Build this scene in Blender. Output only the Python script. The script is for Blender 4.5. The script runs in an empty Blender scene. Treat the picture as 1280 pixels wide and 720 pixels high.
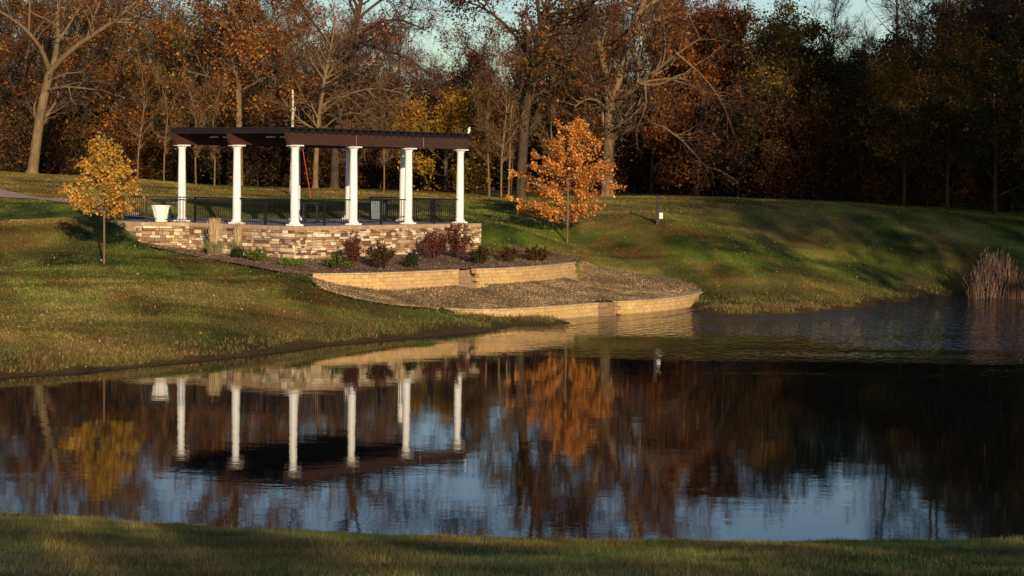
import bpy, math, random
import numpy as np
from mathutils import Vector, Matrix
RNG = np.random.default_rng(7); random.seed(7)
SC = bpy.context.scene; COL = SC.collection
# ------------------------------------------------------------------ camera model
F, PIT, ROL, HC = 2477.9, .0579, .0131, 5.16
cP, sP, cR, sR = math.cos(PIT), math.sin(PIT), math.cos(ROL), math.sin(ROL)
def ray(px, py):
    U, V = px-640, py-360
    u = U*cR+V*sR; v = -U*sR+V*cR
    xc, zc = u/F, -v/F
    return np.array([xc, cP+zc*sP, -sP+zc*cP])
def at(px, py, Y):
    d = ray(px, py); return d*(Y/d[1])+np.array([0, 0, HC])
def atz(px, py, z):
    d = ray(px, py); return d*((z-HC)/d[2])+np.array([0, 0, HC])
SUN = np.array([.24, -.971, math.tan(math.radians(11.5))]); SUN /= np.linalg.norm(SUN)
# ------------------------------------------------------------------ noise
def vnoise(x, y, seed=0):
    x = np.asarray(x, float); y = np.asarray(y, float)
    xi = np.floor(x).astype(np.int64); yi = np.floor(y).astype(np.int64); fx = x-xi; fy = y-yi
    fx = fx*fx*(3-2*fx); fy = fy*fy*(3-2*fy)
    def h(a, b):
        n = (a*374761393+b*668265263+seed*974634777) & 0xFFFFFFFF
        n = ((n ^ (n >> 13))*1274126177) & 0xFFFFFFFF
        return ((n ^ (n >> 16)) & 0xFFFF)/65535.
    return (h(xi, yi)*(1-fx)+h(xi+1, yi)*fx)*(1-fy)+(h(xi, yi+1)*(1-fx)+h(xi+1, yi+1)*fx)*fy
def fbm(x, y, seed=0, o=4):
    s = 0; a = .5
    for k in range(o):
        s = s+a*vnoise(x*2**k, y*2**k, seed+k); a *= .5
    return s/(1-.5**o)
def clump(P, f=1., seed=0):
    return (np.sin(P[:, 0]*f*1.7+seed)+np.sin(P[:, 1]*f*1.9+seed*2.1)+np.sin(P[:, 2]*f*2.3+seed*.7)
            + np.sin((P[:, 0]+P[:, 2])*f*3.1+seed)+np.sin((P[:, 1]-P[:, 2])*f*2.7+seed*1.3))/5
# ------------------------------------------------------------------ materials
def mat(name):
    m = bpy.data.materials.new(name); m.use_nodes = True
    nt = m.node_tree; nt.nodes.clear()
    o = nt.nodes.new('ShaderNodeOutputMaterial'); b = nt.nodes.new('ShaderNodeBsdfPrincipled')
    nt.links.new(b.outputs[0], o.inputs[0]); b.inputs['Roughness'].default_value = .8
    b.inputs['Specular IOR Level'].default_value = .3
    return m, nt, b
def node(nt, t, **k):
    n = nt.nodes.new(t)
    for a, v in k.items():
        if a.startswith('i_'): n.inputs[a[2:].replace('_', ' ')].default_value = v
        else: setattr(n, a, v)
    return n
def ramp(nt, fac, stops):
    r = nt.nodes.new('ShaderNodeValToRGB'); e = r.color_ramp.elements
    while len(e) < len(stops): e.new(.5)
    for k, (p, c) in enumerate(stops): e[k].position = p; e[k].color = (*c, 1)
    nt.links.new(fac, r.inputs[0]); return r.outputs[0]
def noise_tex(nt, scale, detail=6, stretch=None, rough=.6, coord='Object'):
    tc = node(nt, 'ShaderNodeTexCoord'); src = tc.outputs[coord]
    if stretch:
        mp = node(nt, 'ShaderNodeMapping'); mp.inputs['Scale'].default_value = stretch
        nt.links.new(src, mp.inputs[0]); src = mp.outputs[0]
    n = node(nt, 'ShaderNodeTexNoise', i_Scale=scale, i_Detail=detail, i_Roughness=rough)
    nt.links.new(src, n.inputs['Vector']); return n.outputs['Fac']
def mul(nt, a, b, f=1.):
    m = nt.nodes.new('ShaderNodeMix'); m.data_type = 'RGBA'; m.blend_type = 'MULTIPLY'; m.inputs[0].default_value = f
    nt.links.new(a, m.inputs[6]); nt.links.new(b, m.inputs[7]); return m.outputs[2]
def bump(nt, b, fac, strength, dist):
    n = node(nt, 'ShaderNodeBump', i_Strength=strength, i_Distance=dist)
    nt.links.new(fac, n.inputs['Height']); nt.links.new(n.outputs[0], b.inputs['Normal'])
def simple(name, c, rough=.6, var=.25, scale=6, bmp=0, bd=.01, metal=0, stretch=None):
    m, nt, b = mat(name); n = noise_tex(nt, scale, 6, stretch)
    lo = tuple(x*(1-var) for x in c); hi = tuple(min(1, x*(1+var)) for x in c)
    nt.links.new(ramp(nt, n, [(.3, lo), (.7, hi)]), b.inputs['Base Color'])
    b.inputs['Roughness'].default_value = rough; b.inputs['Metallic'].default_value = metal
    if bmp: bump(nt, b, n, bmp, bd)
    return m
def attr_mat(name, rough=.85, scale=8, lo=.7, hi=1.3, bmp=0, bd=.01, spec=.3, stretch=None, objrand=0):
    m, nt, b = mat(name); a = node(nt, 'ShaderNodeAttribute', attribute_name='col')
    n = noise_tex(nt, scale, 6, stretch)
    c = mul(nt, a.outputs['Color'], ramp(nt, n, [(.3, (lo,)*3), (.7, (hi,)*3)]))
    if objrand:
        oi = node(nt, 'ShaderNodeObjectInfo')
        c = mul(nt, c, ramp(nt, oi.outputs['Random'], [(0, (.7, .62, .6)), (.5, (1, 1, 1)), (1, (1.15, .85, .7))]))
    nt.links.new(c, b.inputs['Base Color']); b.inputs['Roughness'].default_value = rough
    b.inputs['Specular IOR Level'].default_value = spec
    if bmp: bump(nt, b, n, bmp, bd)
    return m
def leaf_mat(name, trans=.35, objrand=0):
    m = attr_mat(name, .7, 3, .7, 1.3, spec=.04, objrand=objrand); nt = m.node_tree
    b = [n for n in nt.nodes if n.type == 'BSDF_PRINCIPLED'][0]; o = [n for n in nt.nodes if n.type == 'OUTPUT_MATERIAL'][0]
    t = node(nt, 'ShaderNodeBsdfTranslucent'); mx = node(nt, 'ShaderNodeMixShader'); mx.inputs[0].default_value = trans
    src = b.inputs['Base Color'].links[0].from_socket
    nt.links.new(src, t.inputs[0]); nt.links.new(b.outputs[0], mx.inputs[1]); nt.links.new(t.outputs[0], mx.inputs[2])
    nt.links.new(mx.outputs[0], o.inputs[0]); return m
def bark_mat(name, c, var=.45):
    m, nt, b = mat(name)
    n = noise_tex(nt, 9, 8, (1, 1, .22), .7); n2 = noise_tex(nt, 1.3, 3)
    c1 = ramp(nt, n, [(.32, tuple(x*(1-var) for x in c)), (.68, tuple(x*(1+var) for x in c))])
    c2 = ramp(nt, n2, [(.3, (.75, .75, .75)), (.7, (1.2, 1.15, 1.1))])
    nt.links.new(mul(nt, c1, c2), b.inputs['Base Color']); b.inputs['Roughness'].default_value = .95; b.inputs['Specular IOR Level'].default_value = .05
    bump(nt, b, n, .8, .06); return m
M = {}
M['leaf'] = leaf_mat('leaf'); M['leaf_wood'] = leaf_mat('woodland_leaf', .25, 1)
M['bark_tan'] = bark_mat('tan_bark', (.185, .125, .07)); M['bark_dark'] = bark_mat('dark_bark', (.075, .052, .034))
M['bark_grey'] = bark_mat('grey_bark', (.10, .08, .06)); M['twig'] = bark_mat('twig_bark', (.095, .06, .042))
M['twig_tan'] = bark_mat('tan_twig_bark', (.20, .12, .065))
M['white'] = simple('white_paint', (.82, .81, .76), .45, .05, 3, .15, .004)
M['girder'] = simple('brown_stained_timber', (.055, .024, .017), .55, .35, 5, .3, .01, stretch=(1, 1, 8))
M['rafter'] = simple('dark_stained_timber', (.018, .012, .012), .6, .35, 6, .3, .01)
M['black'] = simple('black_metal', (.008, .008, .009), .65, .2, 5)
M['steel'] = simple('brushed_metal', (.55, .52, .5), .35, .1, 9, metal=.6)
M['cap'] = simple('cap_stone', (.44, .30, .17), .85, .28, 3.5, .5, .02)
M['deck'] = simple('deck_concrete', (.30, .27, .27), .85, .2, 2.5, .3, .01)
M['path'] = simple('path_concrete', (.46, .32, .23), .9, .22, 1.5, .4, .01)
M['stone'] = attr_mat('ledge_stone', .9, 14, .62, 1.3, .9, .03)
M['block'] = attr_mat('tan_wall_block', .92, 11, .72, 1.22, .7, .02)
M['grass'] = leaf_mat('grass_blade', .3)
M['dry'] = attr_mat('dry_plant', .8, 8, .8, 1.2)
M['joint'] = simple('joint_mortar', (.06, .045, .032), .95, .3, 8)
M['red'] = simple('red_paint', (.36, .04, .02), .5, .1, 5)
M['greybin'] = simple('grey_plastic', (.16, .19, .23), .5, .15, 6)
M['box'] = simple('meter_box_enamel', (.72, .70, .62), .45, .08, 6)
M['postwood'] = simple('dark_post_timber', (.055, .035, .028), .85, .4, 8, .5, .01, stretch=(1, 1, .2))
M['bird'] = simple('bird_plumage', (.8, .78, .74), .8, .15, 30)
def birch():
    m, nt, b = mat('pale_flaking_bark'); n = noise_tex(nt, 7, 6, (1, 1, 1.6), .7)
    nt.links.new(ramp(nt, n, [(.40, (.05, .035, .02)), (.47, (.30, .22, .12)), (.54, (.55, .48, .34))]), b.inputs['Base Color']); bump(nt, b, n, .7, .02); return m
M['birch'] = birch()
def mulch_mat(name, cs, sc):
    m, nt, b = mat(name); n = noise_tex(nt, sc, 8, None, .75); n2 = noise_tex(nt, .6, 3)
    c = ramp(nt, n, [(.3, cs[0]), (.5, cs[1]), (.68, cs[2])])
    nt.links.new(mul(nt, c, ramp(nt, n2, [(.35, (.55, .5, .45)), (.65, (1.25, 1.18, 1.1))])), b.inputs['Base Color'])
    b.inputs['Roughness'].default_value = .95; bump(nt, b, n, 1, .09); return m
M['mulch'] = mulch_mat('bark_mulch', [(.05, .03, .018), (.17, .10, .055), (.30, .195, .115)], 9)
M['straw'] = mulch_mat('straw_ground', [(.07, .042, .022), (.23, .145, .07), (.38, .26, .135)], 7)
# ------------------------------------------------------------------ mesh builders
class MB:
    def __init__(s): s.v = []; s.n = 0; s.fl = []; s.fc = []; s.c = []; s.mi = []; s.sm = []
    def add(s, V, Fc, col=(1, 1, 1), mi=0, smooth=False):
        V = np.asarray(V, float).reshape(-1, 3); Fc = np.asarray(Fc, np.int64)
        if len(Fc) == 0: return
        s.v.append(V); s.fl.append((Fc+s.n).ravel()); s.fc.append(np.full(len(Fc), Fc.shape[1]))
        c = np.asarray(col, float); c = np.tile(c, (len(V), 1)) if c.ndim == 1 else c
        s.c.append(c); s.mi.append(np.full(len(Fc), mi)); s.sm.append(np.full(len(Fc), smooth)); s.n += len(V)
    def box(s, c, h, ax=None, col=(1, 1, 1), mi=0):   # centre, half sizes, 3 axes
        A = np.eye(3) if ax is None else np.array(ax); c = np.array(c)
        S = np.array([(x, y, z) for z in (-1, 1) for y in (-1, 1) for x in (-1, 1)])*np.array(h)
        s.add(c+S@A, [(0, 2, 3, 1), (4, 5, 7, 6), (0, 1, 5, 4), (2, 6, 7, 3), (0, 4, 6, 2), (1, 3, 7, 5)], col, mi)
    def prism(s, poly, z0, z1, col=(1, 1, 1)):
        n = len(poly); P = np.array(poly)
        V = np.vstack([np.c_[P, np.full(n, z0)], np.c_[P, np.full(n, z1)]])
        s.add(V, [(k, (k+1) % n, n+(k+1) % n, n+k) for k in range(n)], col)
        s.add(V[n:], [list(range(n))], col); s.add(V[:n], [list(range(n))[::-1]], col)
    def lathe(s, c, prof, n=20, col=(1, 1, 1), sq=False):
        t = np.arange(n)/n*2*np.pi+(np.pi/4 if sq else 0)
        V = np.concatenate([np.c_[c[0]+r*np.cos(t), c[1]+r*np.sin(t), np.full(n, c[2]+z)] for r, z in prof])
        Fc = [(k*n+j, k*n+(j+1) % n, (k+1)*n+(j+1) % n, (k+1)*n+j) for k in range(len(prof)-1) for j in range(n)]
        s.add(V, Fc, col, 0, not sq); s.add(V[-n:], [list(range(n))], col); s.add(V[:n], [list(range(n))[::-1]], col)
    def tubes(s, P, R, n=5, col=(1, 1, 1), mi=0):       # P (N,K,3) R (N,K)
        N, K, _ = P.shape
        if N == 0: return
        T = np.gradient(P, axis=1); T /= np.linalg.norm(T, axis=2, keepdims=True)+1e-9
        ref = np.where(np.abs(T[:, :1, 2:3]) > .9, np.array([1., 0, 0]), np.array([0, 0, 1.]))
        A = np.cross(T, np.broadcast_to(ref, T.shape)); A /= np.linalg.norm(A, axis=2, keepdims=True)+1e-9
        B = np.cross(T, A); t = np.arange(n)/n*2*np.pi
        V = P[:, :, None]+R[:, :, None, None]*(A[:, :, None]*np.cos(t)[None, None, :, None]+B[:, :, None]*np.sin(t)[None, None, :, None])
        base = (np.arange(N)*K*n)[:, None, None]; k = (np.arange(K-1)*n)[None, :, None]; j = np.arange(n)[None, None, :]; j2 = (j+1) % n
        Fc = np.stack([base+k+j, base+k+j2, base+k+n+j2, base+k+n+j], -1).reshape(-1, 4)
        s.add(V.reshape(-1, 3), Fc, col, mi, True)
    def leaves(s, C, size, col, mi=0, asp=.62, up=0.):   # rhombic leaves, bent about their midrib
        N = len(C); a = RNG.normal(size=(N, 3)); a[:, 2] += up; a /= np.linalg.norm(a, axis=1, keepdims=True)
        b = np.cross(a, RNG.normal(size=(N, 3))); b /= np.linalg.norm(b, axis=1, keepdims=True)+1e-9
        nn = np.cross(a, b); sz = (size*RNG.uniform(.5, 1.5, N))[:, None]
        V = np.stack([C-a*sz*.5, C+b*sz*.5*asp+nn*sz*.12, C+a*sz*.5, C-b*sz*.5*asp+nn*sz*.12], 1).reshape(-1, 3)
        s.add(V, np.arange(4*N).reshape(N, 4), np.repeat(col, 4, 0), mi)
    def blades(s, base, h, w, col, lean=.35, mi=0):
        N = len(base); t = RNG.uniform(0, 2*np.pi, N); d = np.c_[np.cos(t), np.sin(t), np.zeros(N)]
        l = np.c_[RNG.normal(0, lean, N), RNG.normal(0, lean, N), np.ones(N)]*h[:, None]
        V = np.stack([base-d*w[:, None]/2, base+d*w[:, None]/2, base+l], 1).reshape(-1, 3)
        c = np.repeat(col, 3, 0); s.add(V, np.arange(3*N).reshape(N, 3), c, mi)
    def build(s, name, mats, parent=None, org=(0, 0, 0)):
        V = np.concatenate(s.v)-np.array(org, float); me = bpy.data.meshes.new(name)
        fl = np.concatenate(s.fl).astype(np.int32); fc = np.concatenate(s.fc).astype(np.int32)
        me.vertices.add(len(V)); me.vertices.foreach_set('co', V.astype(np.float32).ravel())
        me.loops.add(len(fl)); me.loops.foreach_set('vertex_index', fl)
        me.polygons.add(len(fc)); st = np.r_[0, np.cumsum(fc)[:-1]].astype(np.int32)
        me.polygons.foreach_set('loop_start', st)
        me.polygons.foreach_set('material_index', np.concatenate(s.mi).astype(np.int32))
        me.polygons.foreach_set('use_smooth', np.concatenate(s.sm).astype(bool))
        a = me.color_attributes.new('col', 'FLOAT_COLOR', 'POINT'); c = np.concatenate(s.c)
        a.data.foreach_set('color', np.c_[c, np.ones(len(c))].astype(np.float32).ravel())
        me.update(calc_edges=True); me.validate()
        for m in (mats if isinstance(mats, list) else [mats]): me.materials.append(m)
        o = bpy.data.objects.new(name, me); COL.objects.link(o)
        if parent: o.parent = parent
        return o
def tag(o, label=None, cat=None, group=None, kind=None):
    if label: o['label'] = label
    if cat: o['category'] = cat
    if group: o['group'] = group
    if kind: o['kind'] = kind
    return o
def empty(name, loc, label=None, cat=None, group=None, rz=0):
    o = bpy.data.objects.new(name, None); COL.objects.link(o); o.location = tuple(loc); o.rotation_euler = (0, 0, rz)
    o.empty_display_size = .2; return tag(o, label, cat, group)
def copy_tree(o, parent=None):
    c = o.copy(); COL.objects.link(c)
    if parent: c.parent = parent
    for ch in [x for x in list(bpy.data.objects) if x.parent == o]: copy_tree(ch, c)
    return c
def bevel(o, w=.01, seg=2):
    m = o.modifiers.new('bevel', 'BEVEL'); m.width = w; m.segments = seg; m.limit_method = 'ANGLE'; return o
# ------------------------------------------------------------------ pergola frame of reference
C3 = np.array([-8.1227, 73.8047]); TH = .6841; BAY = 3.1374; ZB = 3.0848
u1 = np.array([-math.cos(TH), math.sin(TH)]); u2 = np.array([math.sin(TH), math.cos(TH)])
def PG(i, j): return C3+u1*i+u2*j
# ------------------------------------------------------------------ terrain
def tps_fit(P, z, reg=1e-3):
    n = len(P); d = np.linalg.norm(P[:, None]-P[None], axis=2); K = np.where(d > 0, d*d*np.log(d+1e-12), 0)+reg*np.eye(n)
    Q = np.c_[np.ones(n), P]; A = np.block([[K, Q], [Q.T, np.zeros((3, 3))]])
    w = np.linalg.solve(A, np.r_[z, 0, 0, 0]); return P, w
def tps(m, x, y):
    P, w = m; x = np.asarray(x, float).ravel(); y = np.asarray(y, float).ravel(); out = np.empty(len(x))
    for k in range(0, len(x), 40000):
        q = np.c_[x[k:k+40000], y[k:k+40000]]; d2 = ((q[:, None]-P[None])**2).sum(2)
        out[k:k+40000] = (.5*d2*np.log(d2+1e-12))@w[:-3]+w[-3]+q@w[-2:]
    return out
shore_l = [(-40, 477), (10, 472), (100, 466), (200, 456), (300, 446), (400, 433), (500, 424), (600, 415), (685, 406)]
shore_r = [(885, 393), (950, 394), (1010, 392), (1062, 386), (1120, 378), (1205, 368), (1290, 362)]
pts = []
for (px, py) in shore_l:
    p = atz(px, py, 0); pts += [(p[0], p[1], 0), (p[0]+.3, p[1]-1.3, -.2), (p[0]+1, p[1]-6, -.7), (p[0]-.2, p[1]+1., .20)]
for (px, py) in shore_r:
    p = atz(px, py, 0); pts += [(p[0], p[1], 0), (p[0], p[1]-1.3, -.2), (p[0], p[1]-7, -.7), (p[0], p[1]+1.2, .15)]
land = [(130, 330, 68), (20, 330, 68.5), (60, 400, 56), (250, 400, 57.5), (250, 345, 68), (187, 307, 75.5), (145, 284, 77), (90, 279.5, 75),
        (400, 372, 64.5), (380, 345, 67.5), (520, 398, 64.5), (600, 400, 66.2), (10, 247, 88), (100, 257, 82), (225, 262, 86), (40, 218, 112), (200, 226, 112),
        (300, 236, 112), (400, 236, 112), (560, 243, 112), (650, 249, 108), (760, 247, 108), (900, 247, 114), (1020, 252, 112), (1150, 262, 108),
        (1280, 278, 104), (709, 303, 88), (823, 280, 90), (640, 290, 85), (598, 313, 82.5), (960, 300, 92), (900, 340, 83), (1000, 340, 85), (820, 330, 84),
        (1100, 320, 92), (1200, 320, 94), (1240, 300, 98), (246, 313, 76.3), (345, 323, 74), (500, 258, 96), (400, 256, 96)]
pts += [tuple(at(*l)) for l in land]
def dens(l, step=1.2):
    l = [np.array(q) for q in l]; out = [l[0]]
    for a, b in zip(l[:-1], l[1:]):
        n = max(1, int(np.linalg.norm(b-a)/step)); out += [a+(b-a)*k/n for k in range(1, n+1)]
    return out
MO1 = dens([at(172, 303, 76.5), at(190, 310, 75.3), at(235, 320, 73.2), at(290, 330, 71), at(350, 341, 69), at(384, 344.5, 68.2)])
MO2 = dens([at(722, 327, 80.8), at(725, 322, 81.8), at(690, 316, 83.5), at(645, 309, 84), at(605, 305, 84)])
SO1 = dens([at(382, 346, 68.1), at(400, 362, 66.2), at(450, 376, 65.3), at(505, 384, 65.6), at(543, 386, 66)])
SO2 = dens([at(880, 367, 79.6), at(870, 356, 81), at(830, 346, 82), at(770, 337, 82.2), at(735, 330, 81.6), at(723, 328, 80.9)])
pts += [tuple(q) for q in MO1+MO2+SO1+SO2]
for px, py, z in [(640, 397, .10), (670, 399, .02), (700, 400, -.06), (735, 399, -.14), (770, 397, -.18), (805, 396, -.18), (840, 393, -.14), (868, 388, -.05), (640, 408, .0), (600, 404, .12), (560, 400, .2)]:
    p = atz(px, py, z); pts.append((p[0], p[1]-.2, z))
for px, py, Y, dz in [(600, 370, 69.5, .35), (700, 355, 74, .3), (780, 365, 74, .3), (660, 385, 68, .35), (560, 350, 74.5, .4), (470, 345, 71, .2), (640, 335, 78, .2), (820, 362, 78, .25)]:
    p = at(px, py, Y); pts.append((p[0], p[1], p[2]-dz))
pts += [(-7, 88, 3.1), (-15, 83.5, 3.1), (-3, 84.5, 2.95), (-19, 77.5, 3.05), (-8, 80, 2.5), (-12, 78.5, 2.5), (-9.5, 84, 2.8)]
for x, y in [(-40, 30.5), (-25, 30.5), (-14, 30), (-7.6, 29.3), (0, 27.9), (7.5, 28.3), (16, 28), (28, 28), (40, 28)]:
    pts += [(x, y, 0), (x, y+1.5, -.25), (x, y+6, -.7), (x, y-1.2, .14), (x, y-6, .9), (x, y-18, 2.3), (x, y-28, 3.46), (x, y-55, 5)]
for x, y, z in [(-32, 46, 0), (-32, 42, -.5), (-32, 60, 2.4), (-32, 80, 3.9), (-32, 112, 5), (-45, 45, 0), (-45, 60, 2.4), (-45, 80, 4), (-45, 112, 5), (36, 95, 0), (36, 88, -.6), (36, 104, 1.6),
                (45, 98, 0), (45, 106, 1.6), (45, 90, -.7), (30, 60, -1), (40, 60, -1), (0, 48, -1), (14, 50, -1), (-10, 40, -.8)]: pts.append((x, y, z))
for x in range(-45, 46, 15): pts += [(x, 128, 4.0), (x, 150, 3.9)]
pts = np.array(pts); GM = tps_fit(pts[:, :2], pts[:, 2], .02)
def G(x, y):
    x = np.asarray(x, float); y = np.asarray(y, float); sh = x.shape
    z = tps(GM, np.clip(x, -45, 45), np.clip(y, -26, 150)).reshape(sh)
    far = np.clip((np.abs(x)-50)/25, 0, 1)
    z = z*(1-far)+far*np.maximum(z, 2.5)
    edge = np.clip(z/.6, 0, 1)*np.clip((150-np.abs(y-60))/60, 0, 1)
    return z+edge*(fbm(x*.5, y*.5, 5, 3)-.5)*.10+edge*(fbm(x*2.2, y*2.2, 9, 2)-.5)*.035+(vnoise(x*1.3, y*1.3, 31)-.5)*.05*np.clip(1-np.abs(z)/.3, 0, 1)
def G1(x, y): return float(G(np.array([x]), np.array([y]))[0])
# beds
def bed_poly(l): return np.array([p[:2] for p in l])
UW = [(391, 341.8), (430, 341.6), (480, 340.6), (530, 338.8), (573, 336.6), (600, 335.8), (640, 334.6), (680, 331.8), (705, 329.5), (719, 327.6)]   # upper wall top edge
LW = [(545, 384.0), (580, 386.2), (620, 386.5), (660, 384.6), (700, 382.0), (748, 378.2), (770, 376.6), (800, 375.4), (835, 372.4), (862, 368.6), (877, 364.6)]
ZU, ZL = 1.60, .50
UWp = np.array([atz(a, b, ZU)[:2] for a, b in UW]); LWp = np.array([atz(a, b, ZL)[:2] for a, b in LW])
def inpoly(x, y, P):
    c = np.zeros(len(x), bool); n = len(P)
    for i in range(n):
        x1, y1 = P[i]; x2, y2 = P[(i+1) % n]
        k = ((y1 > y) != (y2 > y)) & (x < (x2-x1)*(y-y1)/(y2-y1+1e-12)+x1); c ^= k
    return c
def edge_dist(x, y, P):
    d = np.full(len(x), 1e9); n = len(P); q = np.c_[x, y]
    for i in range(n):
        a = P[i]; b = P[(i+1) % n]; ab = b-a; t = np.clip(((q-a)@ab)/(ab@ab+1e-12), 0, 1)
        d = np.minimum(d, np.linalg.norm(q-(a+t[:, None]*ab), axis=1))
    return d
TO = .42  # terrace wall offset beyond the column line
P3 = PG(-TO, -TO); P2 = P3+u1*5.75; P1 = P2+np.array([-1.85, -.12]); P0 = P1+u1*2.4; Pm = P0+np.array([-3.4, -.6])
P4 = P3+u2*(3*BAY+.42+TO+.35); P5 = P4+u1*(2*BAY+1.6); P6 = P0+u2*6.5
DECK = np.array([Pm, P0, P1, P2, P3, P4, P5, P6+u1*.5, Pm+np.array([-.3, 1.0])])
mb_b = [at(205, 312, 75.6), at(246, 316, 75)]; 
MULCH = np.vstack([[q[:2] for q in MO1], UWp, [q[:2] for q in MO2], [P4+np.array([.5, .6]), P4, P3, P2, P1+np.array([0, .1])]])
STRAW = np.vstack([[q[:2] for q in SO1], LWp, [q[:2] for q in SO2], UWp[::-1]])
def bed_model(spec): s = np.array(spec); return tps_fit(s[:, :2], s[:, 2], .01)
ms = [(x, y, ZU-.05) for x, y in UWp]
for p in MO1+MO2: ms.append((p[0], p[1], p[2]+.03))
for P, z in [(P4, 1.98), (P3, 1.86), (P2, 2.06), ((P3+P4)/2, 1.92), ((P2+P3)/2, 1.95)]: ms.append((P[0], P[1], z))
MM = bed_model(ms)
ss = [(x, y, ZL-.05) for x, y in LWp]
for (px, py), (x, y) in zip(UW, UWp): ss.append((x, y+.2, {391: 1.45, 430: 1.2}.get(px, 1.05)))
for p in SO1+SO2: ss.append((p[0], p[1], p[2]+.03))
SM = bed_model(ss)
G_raw = G
def G(x, y):
    z = G_raw(x, y); sh = z.shape; x = np.asarray(x, float).ravel(); y = np.asarray(y, float).ravel(); z = z.ravel().copy()
    for P, m, oo in ((MULCH, MM, (MO1, MO2)), (STRAW, SM, (SO1, SO2))):
        k = inpoly(x, y, P)
        if k.any():
            d = np.min([np.linalg.norm(np.c_[x[k], y[k]][:, None]-np.array([q[:2] for q in o])[None], axis=2).min(1) for o in oo], axis=0)
            z[k] = np.minimum(z[k], tps(m, x[k], y[k])-.03-.6*np.clip((d-.3)/1., 0, 1))
    return z.reshape(sh)
def MZ(x, y): return tps(MM, [x], [y])[0]
def SZ(x, y): return tps(SM, [x], [y])[0]
def lawn_col(x, y):
    n = fbm(x*.22, y*.16, 1, 4); m = fbm(x*.9+y*.25, y*.35, 11, 4); k = fbm(x*2.6, y*1.6, 21, 3)
    g = np.array([.108, .134, .023]); g2 = np.array([.046, .070, .018]); t = np.array([.30, .205, .06]); r = np.array([.22, .105, .036])
    a = np.clip((m-.38)*3.4, 0, 1)[:, None]; b = np.clip((n-.44)*4.0, 0, 1)[:, None]; d = np.clip((k-.6)*4, 0, 1)[:, None]
    c = g2*(1-a)+g*a; c = c*(1-.65*b)+t*.65*b; c = c*(1-.5*d)+t*.85*.5*d
    rb = np.clip((fbm(x*.5+9, y*.28, 41, 3)-.58)*6, 0, 1)[:, None]; c = c*(1-.55*rb)+r*.55*rb
    st = fbm(x*.22+3, (y-.28*x)*.9, 88, 3)[:, None]; c = c*(1+1.5*(st-.5))*(1+.9*(m[:, None]-.5))
    # drier strip by the far shore, tan knoll on the right bank
    near = (y > 40); z = G(x, y)
    s = np.where(near, np.clip(1-np.abs(z-.55)/.5, 0, 1), 0)*np.clip((fbm(x*.4, y*.4, 51, 3)-.30)*2.6, 0, 1)
    c = c*(1-.6*s[:, None])+np.array([.16, .115, .045])*.6*s[:, None]
    kn = np.clip(1-np.hypot((x-9)/11, (y-97)/9), 0, 1)[:, None]; c = c*(1-.55*kn)+np.array([.20, .15, .055])*.55*kn
    return c, z
def ground():
    def axis(lo, segs, hi_ext, lo_ext):
        a = []
        for x0, x1, st in segs: a += list(np.arange(x0, x1, st))
        a.append(segs[-1][1]); s = segs[-1][2]; x = a[-1]
        while x < hi_ext: s *= 1.35; x += s; a.append(x)
        s = segs[0][2]; x = a[0]; pre = []
        while x > lo_ext: s *= 1.35; x -= s; pre.append(x)
        return np.array(pre[::-1]+a)
    xs = axis(0, [(-34, 34, .4)], 2500, -2500); ys = axis(0, [(-10, 18, 1.5), (18, 30, .3), (30, 46, 1.), (46, 118, .38), (118, 150, 1.5)], 3500, -600)
    X, Y = np.meshgrid(xs, ys); x = X.ravel(); y = Y.ravel(); c, z = lawn_col(x, y)
    mud = np.clip(1-(z-.02-.30*np.clip(fbm(x*1.1, y*1.1, 93, 3)-.42, 0, 1))/.10, 0, 1)[:, None]; c = c*(1-mud)+np.array([.085, .052, .028])*mud
    wood = np.clip((y-(116+3*(fbm(x*.2, y*.2, 77, 2)-.5)))/4, 0, 1)[:, None]; c = c*(1-wood)+np.array([.09, .055, .03])*wood
    nx, ny = len(xs), len(ys); i = np.arange(nx-1)[None]; j = np.arange(ny-1)[:, None]; a = (j*nx+i).ravel()
    mb = MB(); mb.add(np.c_[x, y, z], np.stack([a, a+1, a+1+nx, a+nx], 1), c, 0, True)
    m, nt, b = mat('lawn'); at_ = node(nt, 'ShaderNodeAttribute', attribute_name='col')
    n = noise_tex(nt, 5, 8, (1, 1, 1), .75); n2 = noise_tex(nt, 22, 4, None, .7)
    c1 = ramp(nt, n, [(.28, (.55, .62, .5)), (.5, (.95, .98, .9)), (.72, (1.5, 1.35, 1.25))]); c2 = ramp(nt, n2, [(.3, (.7, .7, .7)), (.7, (1.3, 1.3, 1.2))])
    b.inputs['Specular IOR Level'].default_value = .03; nt.links.new(mul(nt, mul(nt, at_.outputs['Color'], c1), c2), b.inputs['Base Color']); b.inputs['Roughness'].default_value = .95
    bump(nt, b, n2, .8, .05)
    tag(mb.build('ground', m), kind='structure')
ground()
def smooth_line(P, step):
    P = np.array(P); 
    for _ in range(3):   # Chaikin
        Q = [P[0]]
        for i in range(len(P)-1): Q += [P[i]*.75+P[i+1]*.25, P[i]*.25+P[i+1]*.75]
        Q.append(P[-1]); P = np.array(Q)
    s = np.r_[0, np.cumsum(np.linalg.norm(np.diff(P, axis=0), axis=1))]; n = int(s[-1]/step); t = np.linspace(0, s[-1], n+1)
    return np.c_[np.interp(t, s, P[:, 0]), np.interp(t, s, P[:, 1])], t
def px_of(p, z):
    x, y, zz = p[0], p[1], z-HC; yc = y*cP-zz*sP; zc = y*sP+zz*cP; u = F*x/yc; v = -F*zc/yc; return 640+u*cR-v*sR
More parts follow.
